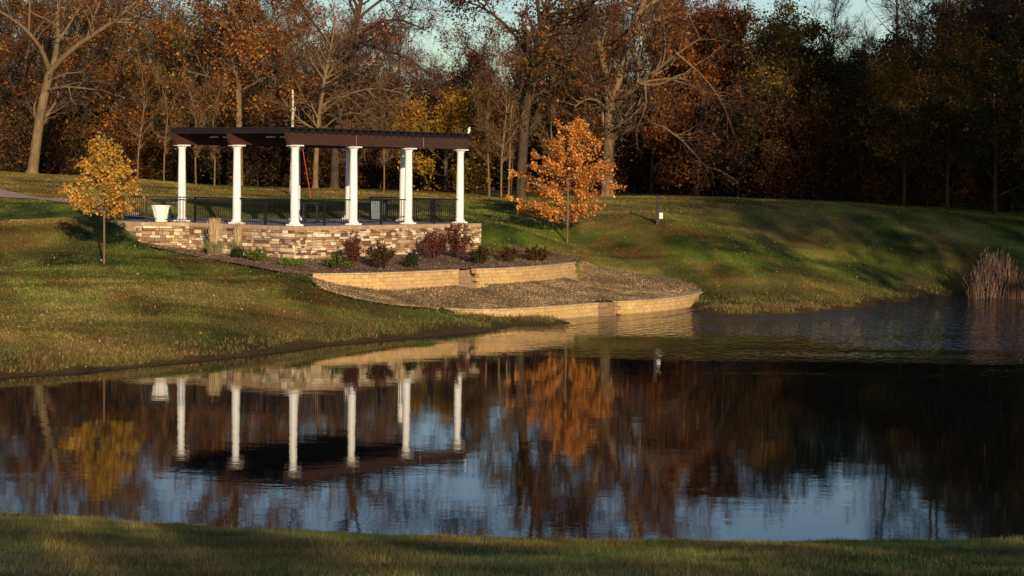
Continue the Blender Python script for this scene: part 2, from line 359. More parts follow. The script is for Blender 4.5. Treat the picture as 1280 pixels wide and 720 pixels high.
def notch_quad(W, zt, g):
    L, _ = smooth_line([p for p in W], .30); q = np.array([px_of(p, zt) for p in L]); gi = [i for i in range(len(L)) if g[0] < q[i] < g[1]]
    A, B = L[gi[0]-1], L[gi[-1]+1]; d = (B-A)/np.linalg.norm(B-A); n = np.array([-d[1], d[0]]); return np.array([A-n*.4, B-n*.4, B+n*.48, A+n*.48])
NOTCH = [notch_quad(UWp, ZU, (574, 598)), notch_quad(LWp, ZL, (748, 769))]
def in_notch(x, y): return inpoly(x, y, NOTCH[0]) | inpoly(x, y, NOTCH[1])
def bed(name, poly, model, m, nseed, wob=.35, step=.16):
    x0, y0 = poly.min(0)-.6; x1, y1 = poly.max(0)+.6
    xs = np.arange(x0, x1, step); ys = np.arange(y0, y1, step); X, Y = np.meshgrid(xs, ys); x = X.ravel(); y = Y.ravel()
    z = tps(model, x, y)+(fbm(x*3, y*3, nseed, 3)-.5)*.06
    ins = inpoly(x, y, poly); d = edge_dist(x, y, poly)
    z = np.where(ins, z, np.minimum(z, z))
    keep = ins & ~in_notch(x, y)
    nx = len(xs); i = np.arange(nx-1)[None]; j = np.arange(len(ys)-1)[:, None]; a = (j*nx+i).ravel()
    Fq = np.stack([a, a+1, a+1+nx, a+nx], 1); Fq = Fq[keep[Fq].all(1)]
    used = np.unique(Fq); mp = np.full(len(x), -1); mp[used] = np.arange(len(used))
    mb = MB(); mb.add(np.c_[x, y, z][used], mp[Fq], (1, 1, 1), 0, True); return tag(mb.build(name, m), kind='structure')
bed('mulch_bed', MULCH, MM, M['mulch'], 3); bed('straw_slope', STRAW, SM, M['straw'], 4)
# path
def path():
    l = [(-30, 240, 92), (10, 247, 88.5), (60, 251.5, 86), (110, 259, 83), (160, 267.5, 81)]
    c = [at(*p)[:2] for p in l]+[P6*0.5+P0*.5+np.array([.6, 1.2])]
    c = np.array(c); t = np.linspace(0, len(c)-1, 60); cx = np.interp(t, range(len(c)), c[:, 0]); cy = np.interp(t, range(len(c)), c[:, 1])
    for _ in range(6): cx[1:-1] = (cx[:-2]+cx[1:-1]+cx[2:])/3; cy[1:-1] = (cy[:-2]+cy[1:-1]+cy[2:])/3
    T = np.gradient(np.c_[cx, cy], axis=0); T /= np.linalg.norm(T, axis=1, keepdims=True); N = np.c_[-T[:, 1], T[:, 0]]
    rows = []
    for o in np.linspace(-.95, .95, 7):
        x = cx+N[:, 0]*o; y = cy+N[:, 1]*o; rows.append((x, y))
    zc = G(cx, cy)+.07; zc[-8:] = np.linspace(zc[-8], ZB+.0, 8)
    V = np.concatenate([np.c_[x, y, np.maximum(zc, G(x, y)+.03)] for x, y in rows]); n = 60
    mb = MB(); mb.add(V, [(r*n+k, r*n+k+1, (r+1)*n+k+1, (r+1)*n+k) for r in range(6) for k in range(n-1)], (1, 1, 1), 0, True)
    tag(mb.build('path', M['path']), kind='structure')
path()
# ------------------------------------------------------------------ water
def water():
    mb = MB(); mb.add([(-300, 22, 0), (300, 22, 0), (300, 160, 0), (-300, 160, 0)], [(0, 1, 2, 3)])
    m, nt, b = mat('pond_water'); b.inputs['Base Color'].default_value = (.006, .010, .009, 1); b.inputs['Roughness'].default_value = .015
    b.inputs['IOR'].default_value = 1.333; b.inputs['Specular IOR Level'].default_value = .5
    tc = node(nt, 'ShaderNodeTexCoord')
    def wave(sx, sy, sc, det):
        mp = node(nt, 'ShaderNodeMapping'); mp.inputs['Scale'].default_value = (sx, sy, 1); mp.inputs['Rotation'].default_value = (0, 0, .25)
        nt.links.new(tc.outputs['Object'], mp.inputs[0]); n = node(nt, 'ShaderNodeTexNoise', i_Scale=sc, i_Detail=det, i_Roughness=.5)
        nt.links.new(mp.outputs[0], n.inputs['Vector']); return n.outputs['Fac']
    sep = node(nt, 'ShaderNodeSeparateXYZ'); nt.links.new(tc.outputs['Object'], sep.inputs[0])
    # wind patch: rougher towards the far right of the pond
    lin = node(nt, 'ShaderNodeMath', operation='MULTIPLY_ADD'); lin.inputs[1].default_value = .06; nt.links.new(sep.outputs['X'], lin.inputs[0])
    ly = node(nt, 'ShaderNodeMath', operation='MULTIPLY_ADD'); ly.inputs[1].default_value = .055; ly.inputs[2].default_value = -3.3; nt.links.new(sep.outputs['Y'], ly.inputs[0]); nt.links.new(ly.outputs[0], lin.inputs[2])
    big0 = wave(.5, 1.7, .16, 3); bgm = node(nt, 'ShaderNodeMath', operation='MULTIPLY_ADD'); bgm.inputs[1].default_value = 2.4; bgm.inputs[2].default_value = -.7; nt.links.new(big0, bgm.inputs[0]); big = bgm.outputs[0]; ad = node(nt, 'ShaderNodeMath', operation='ADD'); nt.links.new(lin.outputs[0], ad.inputs[0]); nt.links.new(big, ad.inputs[1])
    mr = node(nt, 'ShaderNodeMapRange'); mr.inputs['From Min'].default_value = .55; mr.inputs['From Max'].default_value = 1.8; mr.inputs['To Min'].default_value = .0006; mr.inputs['To Max'].default_value = .0065
    mr.interpolation_type = 'SMOOTHSTEP'
    nt.links.new(ad.outputs[0], mr.inputs['Value'])
    b1 = node(nt, 'ShaderNodeBump', i_Strength=1.); nt.links.new(wave(1, 1.5, 4.5, 3), b1.inputs['Height']); nt.links.new(mr.outputs[0], b1.inputs['Distance'])
    b2 = node(nt, 'ShaderNodeBump', i_Strength=1., i_Distance=.0016); nt.links.new(wave(.8, 1.5, .8, 1), b2.inputs['Height']); nt.links.new(b1.outputs[0], b2.inputs['Normal'])
    mr2 = node(nt, 'ShaderNodeMapRange'); mr2.inputs['From Min'].default_value = .2; mr2.inputs['From Max'].default_value = 2.3; mr2.inputs['To Min'].default_value = 0; mr2.inputs['To Max'].default_value = .13; mr2.interpolation_type = 'SMOOTHERSTEP'
    nt.links.new(ad.outputs[0], mr2.inputs['Value'])
    b3 = node(nt, 'ShaderNodeBump', i_Strength=1.); nt.links.new(wave(1, .75, 3.4, 2), b3.inputs['Height']); nt.links.new(mr2.outputs[0], b3.inputs['Distance']); nt.links.new(b2.outputs[0], b3.inputs['Normal'])
    nt.links.new(b3.outputs[0], b.inputs['Normal'])
    tag(mb.build('pond_water', m), kind='structure')
water()
# ------------------------------------------------------------------ grass
def grass():
    # near bank
    N = 300000; x = RNG.uniform(-9, 9, N); y = RNG.uniform(14.5, 29.8, N); c, z = lawn_col(x, y)
    k = (z > .02) & (np.abs(x) < y*.27+.8); x, y, z, c = x[k], y[k], z[k], c[k]
    tuft = fbm(x*3, y*3, 60, 3); h = (.035+.085*np.clip(tuft-.25, 0, 1))*RNG.uniform(.6, 1.5, len(x))
    dryb = RNG.random(len(x)) < .22; c = c*RNG.uniform(.6, 1.55, (len(x), 1)); c[dryb] = np.array([.20, .15, .07])*RNG.uniform(.6, 1.3, (dryb.sum(), 1))
    mb = MB(); mb.blades(np.c_[x, y, z-.005], h, np.full(len(x), .007)*RNG.uniform(.7, 1.6, len(x)), c*1.9, .4)
    tall = RNG.choice(len(x), 900); mb.blades(np.c_[x, y, z][tall], RNG.uniform(.12, .24, 900), np.full(900, .007), c[tall]*1.3, .25)
    tag(mb.build('near_bank_grass', M['grass']), 'short rough grass growing on the near bank of the pond', 'grass', kind='stuff')
    # far lawn
    N = 560000; y = 46+(RNG.random(N)**1.25)*66; w = y*.262+1.2; x = RNG.uniform(-1, 1, N)*w; c, z = lawn_col(x, y)
    k = (z > .05+.28*np.clip(fbm(x*1.1, y*1.1, 93, 3)-.42, 0, 1)) & ~inpoly(x, y, MULCH) & ~inpoly(x, y, STRAW) & ~inpoly(x, y, DECK)
    x, y, z, c = x[k], y[k], z[k], c[k]
    edge = (z < .35); h = np.where(edge, .12, .06)*RNG.uniform(.5, 1.4, len(x))*(y/70)**.5
    dryb = RNG.random(len(x)) < np.where(edge, .40, .07); c = c*RNG.uniform(.6, 1.5, (len(x), 1)); c[dryb] = np.array([.24, .165, .07])*RNG.uniform(.6, 1.3, (dryb.sum(), 1))
    mb = MB(); mb.blades(np.c_[x, y, z-.01], h, np.full(len(x), .026)*RNG.uniform(.6, 1.4, len(x)), c*1.1, .45)
    tag(mb.build('far_bank_grass', M['grass']), 'mown grass of the far bank around the terrace', 'grass', kind='stuff')
    # fallen leaves
    N = 2800; y = 47+(RNG.random(N)**1.3)*62; x = RNG.uniform(-1, 1, N)*y*.262; z = G(x, y); k = (z > .05) & ~inpoly(x, y, DECK) & ~inpoly(x, y, MULCH) & ~inpoly(x, y, STRAW)
    x, y, z = x[k], y[k], z[k]; mb = MB(); cc = np.array([(.42, .26, .10), (.30, .12, .04), (.45, .36, .2)])[RNG.integers(0, 3, len(x))]
    mb.leaves(np.c_[x, y, z+.05], .07, cc, up=0)
    tag(mb.build('fallen_leaves', M['leaf']), 'scattered fallen leaves on the far lawn', 'fallen leaves', kind='stuff')
    # straw litter and mulch chips
    for poly, mod, nm, lab, cs, N, sz in [(STRAW, SM, 'straw_litter', 'dry straw litter covering the slope between the two block walls', [(.36, .235, .11), (.20, .125, .06), (.46, .33, .18)], 110000, .06),
                                          (MULCH, MM, 'mulch_chips', 'loose bark chips covering the planting bed below the terrace', [(.26, .16, .10), (.12, .07, .05), (.36, .24, .16)], 45000, .05)]:
        a, b_ = poly.min(0), poly.max(0); x = RNG.uniform(a[0], b_[0], N); y = RNG.uniform(a[1], b_[1], N); k = inpoly(x, y, poly) & ~in_notch(x, y); x, y = x[k], y[k]; z = tps(mod, x, y)
        mb = MB(); q = fbm(x*1.1, y*1.1, 70, 3); q = np.clip((q-.5)*2.2+.5, 0, 1)*.75+.25*fbm(x*4, y*4, 71, 2); cc = np.array(cs)[RNG.integers(0, 3, len(x))]*(.38+1.2*q)[:, None]; mb.leaves(np.c_[x, y, z+.02], sz, cc, asp=.22)
        tag(mb.build(nm, M['dry']), lab, 'ground cover', kind='stuff')
grass()
# ------------------------------------------------------------------ terrace
STC = np.array([(.60, .45, .26), (.74, .60, .40), (.34, .20, .10), (.24, .125, .06), (.42, .25, .12), (.30, .22, .15), (.18, .10, .06), (.80, .68, .48), (.44, .31, .17)])
def stone_face(mb, a, b, z0, z1):
    d = b-a; L = np.linalg.norm(d); t = d/L; n = np.array([t[1], -t[0]])
    if n@(-(a+b)/2) < 0: n = -n
    z = z1
    while z > z0:
        h = random.choice([.07, .09, .11, .13, .15]); s = -random.random()*.2
        while s < L:
            l = random.choice([.14, .2, .26, .32, .45])*random.uniform(.85, 1.15); e0 = max(s, 0); e1 = min(s+l, L)
            if e1-e0 > .03:
                hh = h
                pr = random.uniform(.0, .035); c = a+t*(e0+e1)/2+n*(pr-.06)
                A = [np.r_[t, 0], np.r_[n, 0], (0, 0, 1)]
                col = STC[random.choices(range(9), [5, 4, 4, 3, 5, 3, 2, 3, 4])[0]]*random.uniform(.75, 1.2)
                if random.random() < .12 and h < .1:   # a taller stone spanning this course and the next
                    mb.box((c[0]+n[0]*.012, c[1]+n[1]*.012, z-h*.95), ((e1-e0)/2-.006, .08, h*.95-.004), A, col)
                else: mb.box((c[0], c[1], z-hh/2), ((e1-e0)/2-.006, .08, hh/2-.005), A, col)
            s += l
        z -= h
def terrace():
    t = empty('stone_terrace', (*P3, ZB), 'raised terrace with stacked tan and brown stone walls under the pergola', 'terrace'); O = t.location
    mb = MB()
    for a, b in [(Pm, P0), (P0, P1), (P1, P2), (P2, P3), (P3, P4), (P4, P5)]: stone_face(mb, a, b, 1.55, ZB-.15)
    w = bevel(mb.build('wall', M['stone'], t, O), .008, 1)
    def ins(P, d):
        c = P.mean(0); out = []
        n = len(P)
        for i in range(n):
            e1 = P[i]-P[i-1]; e2 = P[(i+1) % n]-P[i]; n1 = np.array([-e1[1], e1[0]])/np.linalg.norm(e1); n2 = np.array([-e2[1], e2[0]])/np.linalg.norm(e2)
            m = n1+n2; m /= (m@m)/2+1e-9; out.append(P[i]+m*d)
        return np.array(out)
    sg = 1 if np.cross(DECK[1]-DECK[0], DECK[2]-DECK[1]) is None else 1
    area = .5*sum(DECK[i][0]*DECK[(i+1) % len(DECK)][1]-DECK[(i+1) % len(DECK)][0]*DECK[i][1] for i in range(len(DECK)))
    s = 1 if area > 0 else -1
    inn = ins(DECK, s*.10); mb = MB(); mb.prism(inn, 1.3, ZB-.16); mb.build('core', M['joint'], t, O)
    # cap slabs
    mb = MB(); outp = ins(DECK, -s*.05); inp = ins(DECK, s*.32)
    for i in range(5):
        a0, a1, b0, b1 = outp[i], outp[i+1], inp[i], inp[i+1]; L = np.linalg.norm(a1-a0); k = max(1, round(L/.75))
        for q in range(k):
            f0, f1 = q/k+.004/L, (q+1)/k-.004/L; quad = [a0+(a1-a0)*f0, a0+(a1-a0)*f1, b0+(b1-b0)*f1, b0+(b1-b0)*f0]
            mb.prism(quad if s > 0 else quad[::-1], ZB-.148, ZB-.004)
    bevel(mb.build('cap', M['cap'], t, O), .008, 2)
    mb = MB(); mb.prism(ins(DECK, s*.325), ZB-.15, ZB); mb.build('floor_slab', M['deck'], t, O)
    return t
terrace()
# ------------------------------------------------------------------ pergola
def pergola():
    t = empty('pergola', (*C3, ZB), 'pergola with nine white columns and dark brown timber roof on the stone terrace', 'pergola'); O = t.location
    H = 3.02
    def bx(mb, p0, p1, w, z0, z1): 
        d = np.array(p1)-np.array(p0); L = np.linalg.norm(d); d /= L; n = np.array([-d[1], d[0]]); c = (np.array(p0)+np.array(p1))/2
        mb.box((c[0], c[1], (z0+z1)/2), (L/2, w/2, (z1-z0)/2), [np.r_[d, 0], np.r_[n, 0], (0, 0, 1)])
    cols = [(i, j) for i in range(3) for j in range(4) if (i, j) not in ((1, 1), (1, 2), (2, 1))]
    for (i, j) in cols:
        p = PG(i*BAY, j*BAY); mb = MB()
        mb.lathe((p[0], p[1], ZB), [(.16, .19), (.163, .8), (.152, 1.8), (.135, H-.16), (.135, H-.15)], 24)
        c = mb.build('column', M['white'], t, O)
        ax = [np.r_[u1, 0], np.r_[u2, 0], (0, 0, 1)]
        mb = MB(); mb.box((p[0], p[1], ZB+.035), (.23, .23, .035), ax); mb.lathe((p[0], p[1], ZB), [(.225, .071), (.225, .10), (.20, .13), (.175, .17), (.166, .20)], 24); bevel(mb.build('base', M['white'], c, O), .008)
        mb = MB(); mb.lathe((p[0], p[1], ZB), [(.137, H-.19), (.15, H-.17), (.15, H-.15), (.165, H-.11), (.215, H-.062)], 24); mb.box((p[0], p[1], ZB+H-.03), (.235, .235, .025), ax); bevel(mb.build('capital', M['white'], c, O), .006)
    z0 = ZB+H+.003; z1 = z0+.44
    for i in range(3):
        for off in (0,):
            mb = MB(); A = PG(i*BAY, 0); w = u1*.075
            prof = [(-.36, z0), (3*BAY+.36, z0), (3*BAY+.46, z0+.16), (3*BAY+.46, z1), (-.50, z1), (-.46, z0+.2)]
            V = np.array([[*(A+u2*s+w*q), z] for q in (-1, 1) for s, z in prof]); n = len(prof)
            mb.add(V, [(k, (k+1) % n, n+(k+1) % n, n+k) for k in range(n)]); mb.add(V[:n], [list(range(n))[::-1]]); mb.add(V[n:], [list(range(n))])
            bevel(mb.build('girder', M['girder'], t, O), .006)
    n = 25
    for k in range(n):
        j = -.42+k*(3*BAY+.84)/(n-1); mb = MB(); bx(mb, PG(-.14, j), PG(2*BAY+.14, j), .05, z1-.03, z1+.17); mb.build('rafter', M['rafter'], t, O)
    for k in range(37):
        i = -.12+k*(2*BAY+.24)/36; mb = MB(); bx(mb, PG(i, -.5), PG(i, 3*BAY+.5), .045, z1+.173, z1+.21); mb.build('slat', M['rafter'], t, O)
    for i, j in [(.55, .1), (1.3, .1), (3.7, .1), (4.45, .1)]:
        mb = MB(); a = PG(i*1., .25); b = PG(i*1.+.5, .25)
        bx(mb, a, b, .05, z0+.27, z0+.31); bx(mb, (a+b)/2-u1*.02, (a+b)/2+u1*.02, .03, z0+.31, z1-.09); mb.build('light_fixture', M['steel'], t, O)
    # splice plates
    for f in (1.02, 2.25):
        p = PG(-.078, f*BAY); mb = MB(); mb.box((p[0], p[1], (z0+z1)/2), (.003, .008, .19), [np.r_[u1, 0], np.r_[u2, 0], (0, 0, 1)]); mb.build('splice_plate', M['steel'], t, O)
pergola()
def bird():
    p = PG(-.05, 3*BAY+.46); z = ZB+3.02+.003+.44+.20
    t = empty('bird', (p[0], p[1], z), 'small white bird perched on the right end of the pergola roof', 'bird'); O = t.location; mb = MB()
    A = np.array([(0, 0, .03), (0, .0, .09), (.005, 0, .16), (.01, 0, .22), (.03, 0, .245), (.055, 0, .25)]); mb.tubes((A+np.array([p[0], p[1], z]))[None], np.array([[.02, .055, .06, .035, .032, .008]]), 12)
    B = np.array([(0, 0, .10), (-.04, 0, .03), (-.07, 0, -.03)]); mb.tubes((B+np.array([p[0], p[1], z]))[None], np.array([[.04, .03, .012]]), 8)
    for s in (-1, 1): mb.tubes((np.array([(0, s*.015, .06), (0, s*.015, .0)])+np.array([p[0], p[1], z]))[None], np.array([[.006, .005]]), 5)
    mb.build('body', M['bird'], t, O)
bird()
# ------------------------------------------------------------------ railings
def railing(pts_, label, posts=None, ends=(1, 1)):
    a, b = np.array(pts_[0]), np.array(pts_[1]); L = np.linalg.norm(b-a); d = (b-a)/L; n = np.array([-d[1], d[0]]); ax = [np.r_[d, 0], np.r_[n, 0], (0, 0, 1)]
    c = (a+b)/2; t = empty('railing', (c[0], c[1], ZB), label, 'railing', 'black metal railing panels round the terrace'); O = t.location
    for nm, z, w, h in [('top_rail', .975, .028, .022), ('bottom_rail', .11, .02, .016)]:
        mb = MB(); mb.box((c[0], c[1], ZB+z), (L/2, w, h), ax); mb.build(nm, M['black'], t, O)
    mb = MB(); k = int(L/.115)
    for q in range(1, k): p = a+d*(L*q/k); mb.box((p[0], p[1], ZB+.54), (.009, .009, .413), ax)
    mb.build('balusters', M['black'], t, O)
    for f in (posts or []):
        p = a+d*(L*f); mb = MB(); mb.box((p[0], p[1], ZB+.5), (.034, .034, .5), ax); po = mb.build('post', M['black'], t, O)
        mb = MB(); mb.box((p[0], p[1], ZB+.008), (.06, .06, .008), ax); mb.build('foot_plate', M['black'], po, O)
def R_(p, q): return (p, q)
c1, c2, c3, c4, c5, c6 = PG(2*BAY, 0), PG(BAY, 0), PG(0, 0), PG(0, BAY), PG(0, 2*BAY), PG(0, 3*BAY); b5, b4 = PG(BAY, 3*BAY), PG(2*BAY, 3*BAY)
RG = .17
q2 = P2+np.array([.12, .30]); q1 = P1+np.array([.12, .28]); q0 = P0+np.array([.25, .25])
railing((c3+u1*RG-u2*.0, c2-u1*RG), 'black railing panel between the corner column and the next column left', [.5])
railing((c2+u1*RG, q2), 'short black railing panel behind the tall dry grass', [.98])
railing((q2-np.array([.05, 0]), q1), 'black railing panel passing in front of the leftmost column and the white planter', [.5, .99])
railing((q1+u1*.06, q0), 'black railing panel partly hidden by the young yellow tree', [.98])
railing((c3+u2*RG, c4-u2*RG), 'black railing panel right of the central corner column, in front of the dark table', [.5])
railing((c4+u2*RG, c5-u2*RG), 'black railing panel in front of the grey waste bin', [.5])
railing((c5+u2*RG, c6-u2*RG), 'black railing panel beside the rightmost column', [.5])
railing((c6+u1*RG, b5-u1*RG), 'black railing panel at the rear right corner of the terrace', [.5])
railing((b5+u1*RG, b5+u1*1.9), 'short black railing panel behind the grey waste bin at the rear of the terrace', [.98])
# ------------------------------------------------------------------ things on the terrace
def planter():
    p = atz(201.5, 277.0, ZB); p = at(201.5, 275.5, 77.2); x, y = p[0], p[1]
    t = empty('planter', (x, y, ZB), 'white ribbed tapering planter behind the railing at the left end of the terrace', 'planter'); O = t.location; mb = MB(); n = 48
    tt = np.arange(n)/n*2*np.pi; prof = [(.0, .01), (.22, .01), (.225, .03), (.37, .60), (.37, .61)]
    V = []
    for r, z in prof[1:]:
        rr = r*(1+.035*np.where(np.arange(n) % 4 < 2, 1, -1)); V.append(np.c_[x+rr*np.cos(tt), y+rr*np.sin(tt), np.full(n, ZB+z)])
    V = np.concatenate(V); mb.add(V, [(k*n+j, k*n+(j+1) % n, (k+1)*n+(j+1) % n, (k+1)*n+j) for k in range(3) for j in range(n)]); mb.add(V[:n], [list(range(n))[::-1]]); mb.build('pot', M['white'], t, O)
    mb = MB(); mb.lathe((x, y, ZB+.58), [(.36, .0), (.40, .02), (.40, .07), (.35, .07), (.34, .0)], 40); mb.build('rim', M['white'], t, O)
    mb = MB(); mb.lathe((x, y, ZB+.52), [(.33, 0), (.33, .03)], 24); mb.build('soil', M['joint'], t, O)
planter()
def table():
    p = at(388, 276, 80.5); x, y = p[0], p[1]
    t = empty('bistro_table', (x, y, ZB), 'dark slatted metal table with two pedestal legs inside the pergola', 'table', rz=0); O = t.location
    mb = MB(); mb.box((x, y, ZB+.76), (.42, .35, .022)); mb.box((x, y, ZB+.725), (.38, .31, .015)); bevel(mb.build('tabletop', M['black'], t, O), .01)
    for s in (-1, 1):
        mb = MB(); mb.box((x+s*.27, y, ZB+.37), (.05, .20, .34)); mb.box((x+s*.27, y, ZB+.02), (.09, .28, .02)); mb.box((x+s*.25, y, ZB+.68), (.10, .22, .03))
        for k in range(5): mb.box((x+s*.27, y-.205, ZB+.14+k*.115), (.02, .006, .03))
        bevel(mb.build('leg', M['black'], t, O), .008)
table()
def waste():
    p = at(474, 273, 84.2); x, y = p[0], p[1]
    t = empty('waste_bin', (x, y, ZB), 'grey square waste bin behind the railing, right of the fourth column', 'waste bin'); O = t.location
    mb = MB(); V = [(-.30, -.3, .05), (.30, -.3, .05), (.30, .3, .05), (-.30, .3, .05), (-.36, -.34, .82), (.36, -.34, .82), (.36, .34, .82), (-.36, .34, .82)]
    mb.add(np.array(V)+[x, y, ZB], [(0, 3, 2, 1), (0, 1, 5, 4), (1, 2, 6, 5), (2, 3, 7, 6), (3, 0, 4, 7), (4, 5, 6, 7)]); bevel(mb.build('body', M['greybin'], t, O), .02)
    mb = MB(); mb.box((x, y, ZB+.86), (.39, .37, .035)); mb.box((x, y-.38, ZB+.86), (.12, .015, .02)); bevel(mb.build('lid', M['black'], t, O), .015)
    mb = MB(); mb.box((x+.22, y-.345, ZB+.5), (.09, .006, .26), [(1, 0, 0), (0, 1, .08), (0, -.08, 1)]); mb.build('notice_panel', M['white'], t, O)
    for s in (-1, 1): mb = MB(); mb.tubes(np.array([[(x+s*.27, y+.25, ZB+.05), (x+s*.33, y+.25, ZB+.05)]]), np.array([[.05, .05]]), 14); mb.build('wheel', M['black'], t, O)
waste()
def meter_post():
    p = at(822.5, 280, 90); x, y = p[0], p[1]; z = G1(x, y); t = empty('meter_post', (x, y, z), 'dark timber post with a white meter box standing on the right lawn', 'utility post'); O = t.location
    mb = MB(); mb.box((x-.02, y, z+.58), (.075, .075, .66)); mb.box((x-.02, y, z+1.25), (.085, .085, .02)); bevel(mb.build('post', M['postwood'], t, O), .01)
    mb = MB(); mb.box((x+.12, y-.10, z+.40), (.085, .05, .135)); b = bevel(mb.build('meter_box', M['box'], t, O), .012)
    mb = MB(); mb.lathe((x+.12, y-.15, z+.40), [(.04, -.02), (.04, .03)], 12); mb.build('dial', M['box'], b, O)
    mb = MB(); mb.tubes(np.array([[(x+.10, y-.09, z+.27), (x+.10, y-.09, z+.1), (x+.09, y-.08, z-.05)]]), np.array([[.022]*3]), 8); mb.build('conduit', M['postwood'], t, O)
meter_post()
def poles():
    p = at(364.5, 233, 104); x, y = p[0], p[1]; z = G1(x, y); top = at(366.5, 112, 104)
    t = empty('dead_trunk', (x, y, z), 'tall pale flaking bare trunk rising behind the pergola roof', 'dead tree'); O = t.location; mb = MB()
    K = 9; P = np.linspace((x, y, z-.2), top, K)+RNG.normal(0, .02, (K, 3)); mb.tubes(P[None], np.linspace(.11, .06, K)[None], 10)
    mb.tubes(np.array([[P[6], P[6]+[.1, 0, .3], P[6]+[.14, 0, .5]]]), np.array([[.04, .03, .015]]), 6); mb.build('trunk', M['birch'], t, O)
    a = at(376, 172, 100); b = at(389.5, 236, 100); b[2] = G1(b[0], b[1])-.1
    t = empty('leaning_pole', (b[0], b[1], b[2]+.1), 'thin red leaning pole behind the central corner column', 'pole'); O = t.location
    mb = MB(); mb.tubes(np.array([[a, (a+b)/2, b]]), np.array([[.024]*3]), 8); mb.build('shaft', M['red'], t, O)
    mb = MB(); mb.lathe(tuple(b+[0, 0, .08]), [(.07, 0), (.07, .06), (.04, .08)], 10); mb.build('foot', M['black'], t, O)
poles()
# ------------------------------------------------------------------ retaining walls
def retaining(line, ztop, courses, gap_px, label, name='retaining_wall', zt_end=None):
    L, s = smooth_line(line, .30); pr = []
    pxs = np.array([px_of(p, ztop) for p in L]); g0, g1 = gap_px
    mid = L[len(L)//2]; t = empty(name, (mid[0], mid[1], ztop-courses*.14), label, 'retaining wall'); O = t.location
    bl = MB(); cp = MB()
    for i in range(len(L)-1):
        a, b = L[i], L[i+1]; pm = (pxs[i]+pxs[i+1])/2; gap = g0 < pm < g1
        if gap: continue
        d = b-a; l = np.linalg.norm(d); d = d/l; n = np.array([d[1], -d[0]]); ax = [np.r_[d, 0], np.r_[n, 0], (0, 0, 1)]
        for k in range(courses):
            zz = ztop-.05-.14*(k+.5); sh = (.5 if k % 2 else 0)*l
            hl = l/2
            if sh and i+1 < len(L)-1 and g0 < (pxs[i+1]+pxs[i+2])/2 < g1: sh, hl = l*.25, l*.25
            c = (a+b)/2+d*sh*(.98)+n*(.012*k-.13)
            col = np.array([.58, .385, .165])*random.uniform(.86, 1.10)*np.array([1, random.uniform(.94, 1.03), random.uniform(.85, 1.1)])
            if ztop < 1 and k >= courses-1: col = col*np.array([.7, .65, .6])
            bl.box((c[0], c[1], zz), (hl-.002, .13+random.uniform(-.004, .004), .068), ax, col)
        c = (a+b)/2-n*.11; cp.box((c[0], c[1], ztop-.025), (l/2-.002, .16, .028), ax, np.array([.52, .37, .19])*random.uniform(.85, 1.12))
    bevel(bl.build('blocks', M['block'], t, O), .006, 2); bevel(cp.build('cap', M['block'], t, O), .008, 1)
    # recessed flight of steps in the gap, with flank faces; their darker colour stands for recess shade
    gi = [i for i in range(len(L)) if g0 < pxs[i] < g1]; i0, i1 = gi[0]-1, gi[-1]+1; A, B = L[max(i0, 0)+0], L[i1]
    d = B-A; l = np.linalg.norm(d); d /= l; n = np.array([d[1], -d[0]]); ax = [np.r_[d, 0], np.r_[n, 0], (0, 0, 1)]
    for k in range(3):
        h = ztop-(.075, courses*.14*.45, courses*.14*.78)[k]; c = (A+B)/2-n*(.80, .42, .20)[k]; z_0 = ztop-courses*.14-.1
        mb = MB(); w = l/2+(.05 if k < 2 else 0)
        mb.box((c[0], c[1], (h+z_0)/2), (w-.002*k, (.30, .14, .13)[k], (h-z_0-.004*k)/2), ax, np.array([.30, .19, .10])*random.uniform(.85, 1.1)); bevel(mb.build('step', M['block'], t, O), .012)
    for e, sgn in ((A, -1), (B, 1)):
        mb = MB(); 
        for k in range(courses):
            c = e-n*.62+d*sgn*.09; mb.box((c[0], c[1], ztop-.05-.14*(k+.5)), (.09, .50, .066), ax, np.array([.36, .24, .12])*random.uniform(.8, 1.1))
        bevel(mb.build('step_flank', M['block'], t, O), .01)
    return t
retaining([p for p in UWp], ZU, 5, (574, 598), 'upper tan block retaining wall holding the planting bed below the terrace')
retaining([p for p in LWp], ZL, 4, (748, 769), 'lower tan block retaining wall curving along the edge of the pond')
# ------------------------------------------------------------------ plants generator
def grow(P, R, M_, t0, t1, ln, ang, K, upb=0., wig=.25, rf=.6, rmin=.006, rtip=.3, rng=RNG, tilt=0):
    N, k, _ = P.shape; seg = np.linalg.norm(np.diff(P, axis=1), axis=2).sum(1); pi = rng.choice(N, M_, p=seg/seg.sum())
    t = rng.uniform(t0, t1, M_)*(k-1); i = np.minimum(t.astype(int), k-2); f = (t-i)[:, None]
    p = P[pi, i]*(1-f)+P[pi, i+1]*f; T = P[pi, i+1]-P[pi, i]; T /= np.linalg.norm(T, axis=1, keepdims=True)+1e-9
    r = (R[pi, i]*(1-f[:, 0])+R[pi, i+1]*f[:, 0])*rf
    Q = rng.normal(size=(M_, 3)); Q -= (Q*T).sum(1, keepdims=True)*T; Q /= np.linalg.norm(Q, axis=1, keepdims=True)+1e-9
    a = (ang*rng.uniform(.6, 1.35, M_))[:, None]; D = np.cos(a)*T+np.sin(a)*Q
    l = (ln*rng.uniform(.55, 1.3, M_)*(1-.45*t/(k-1)))[:, None]/(K-1)
    out = np.empty((M_, K, 3)); out[:, 0] = p; W = rng.normal(size=(M_, 3))*wig
    for q in range(1, K):
        D = D+rng.normal(size=(M_, 3))*wig*.6+W*.25; D[:, 2] += upb; D /= np.linalg.norm(D, axis=1, keepdims=True); out[:, q] = out[:, q-1]+D*l
    rr = np.maximum(r, rmin)[:, None]*np.linspace(1, rtip, K)[None]; return out, np.maximum(rr, rmin*.5)
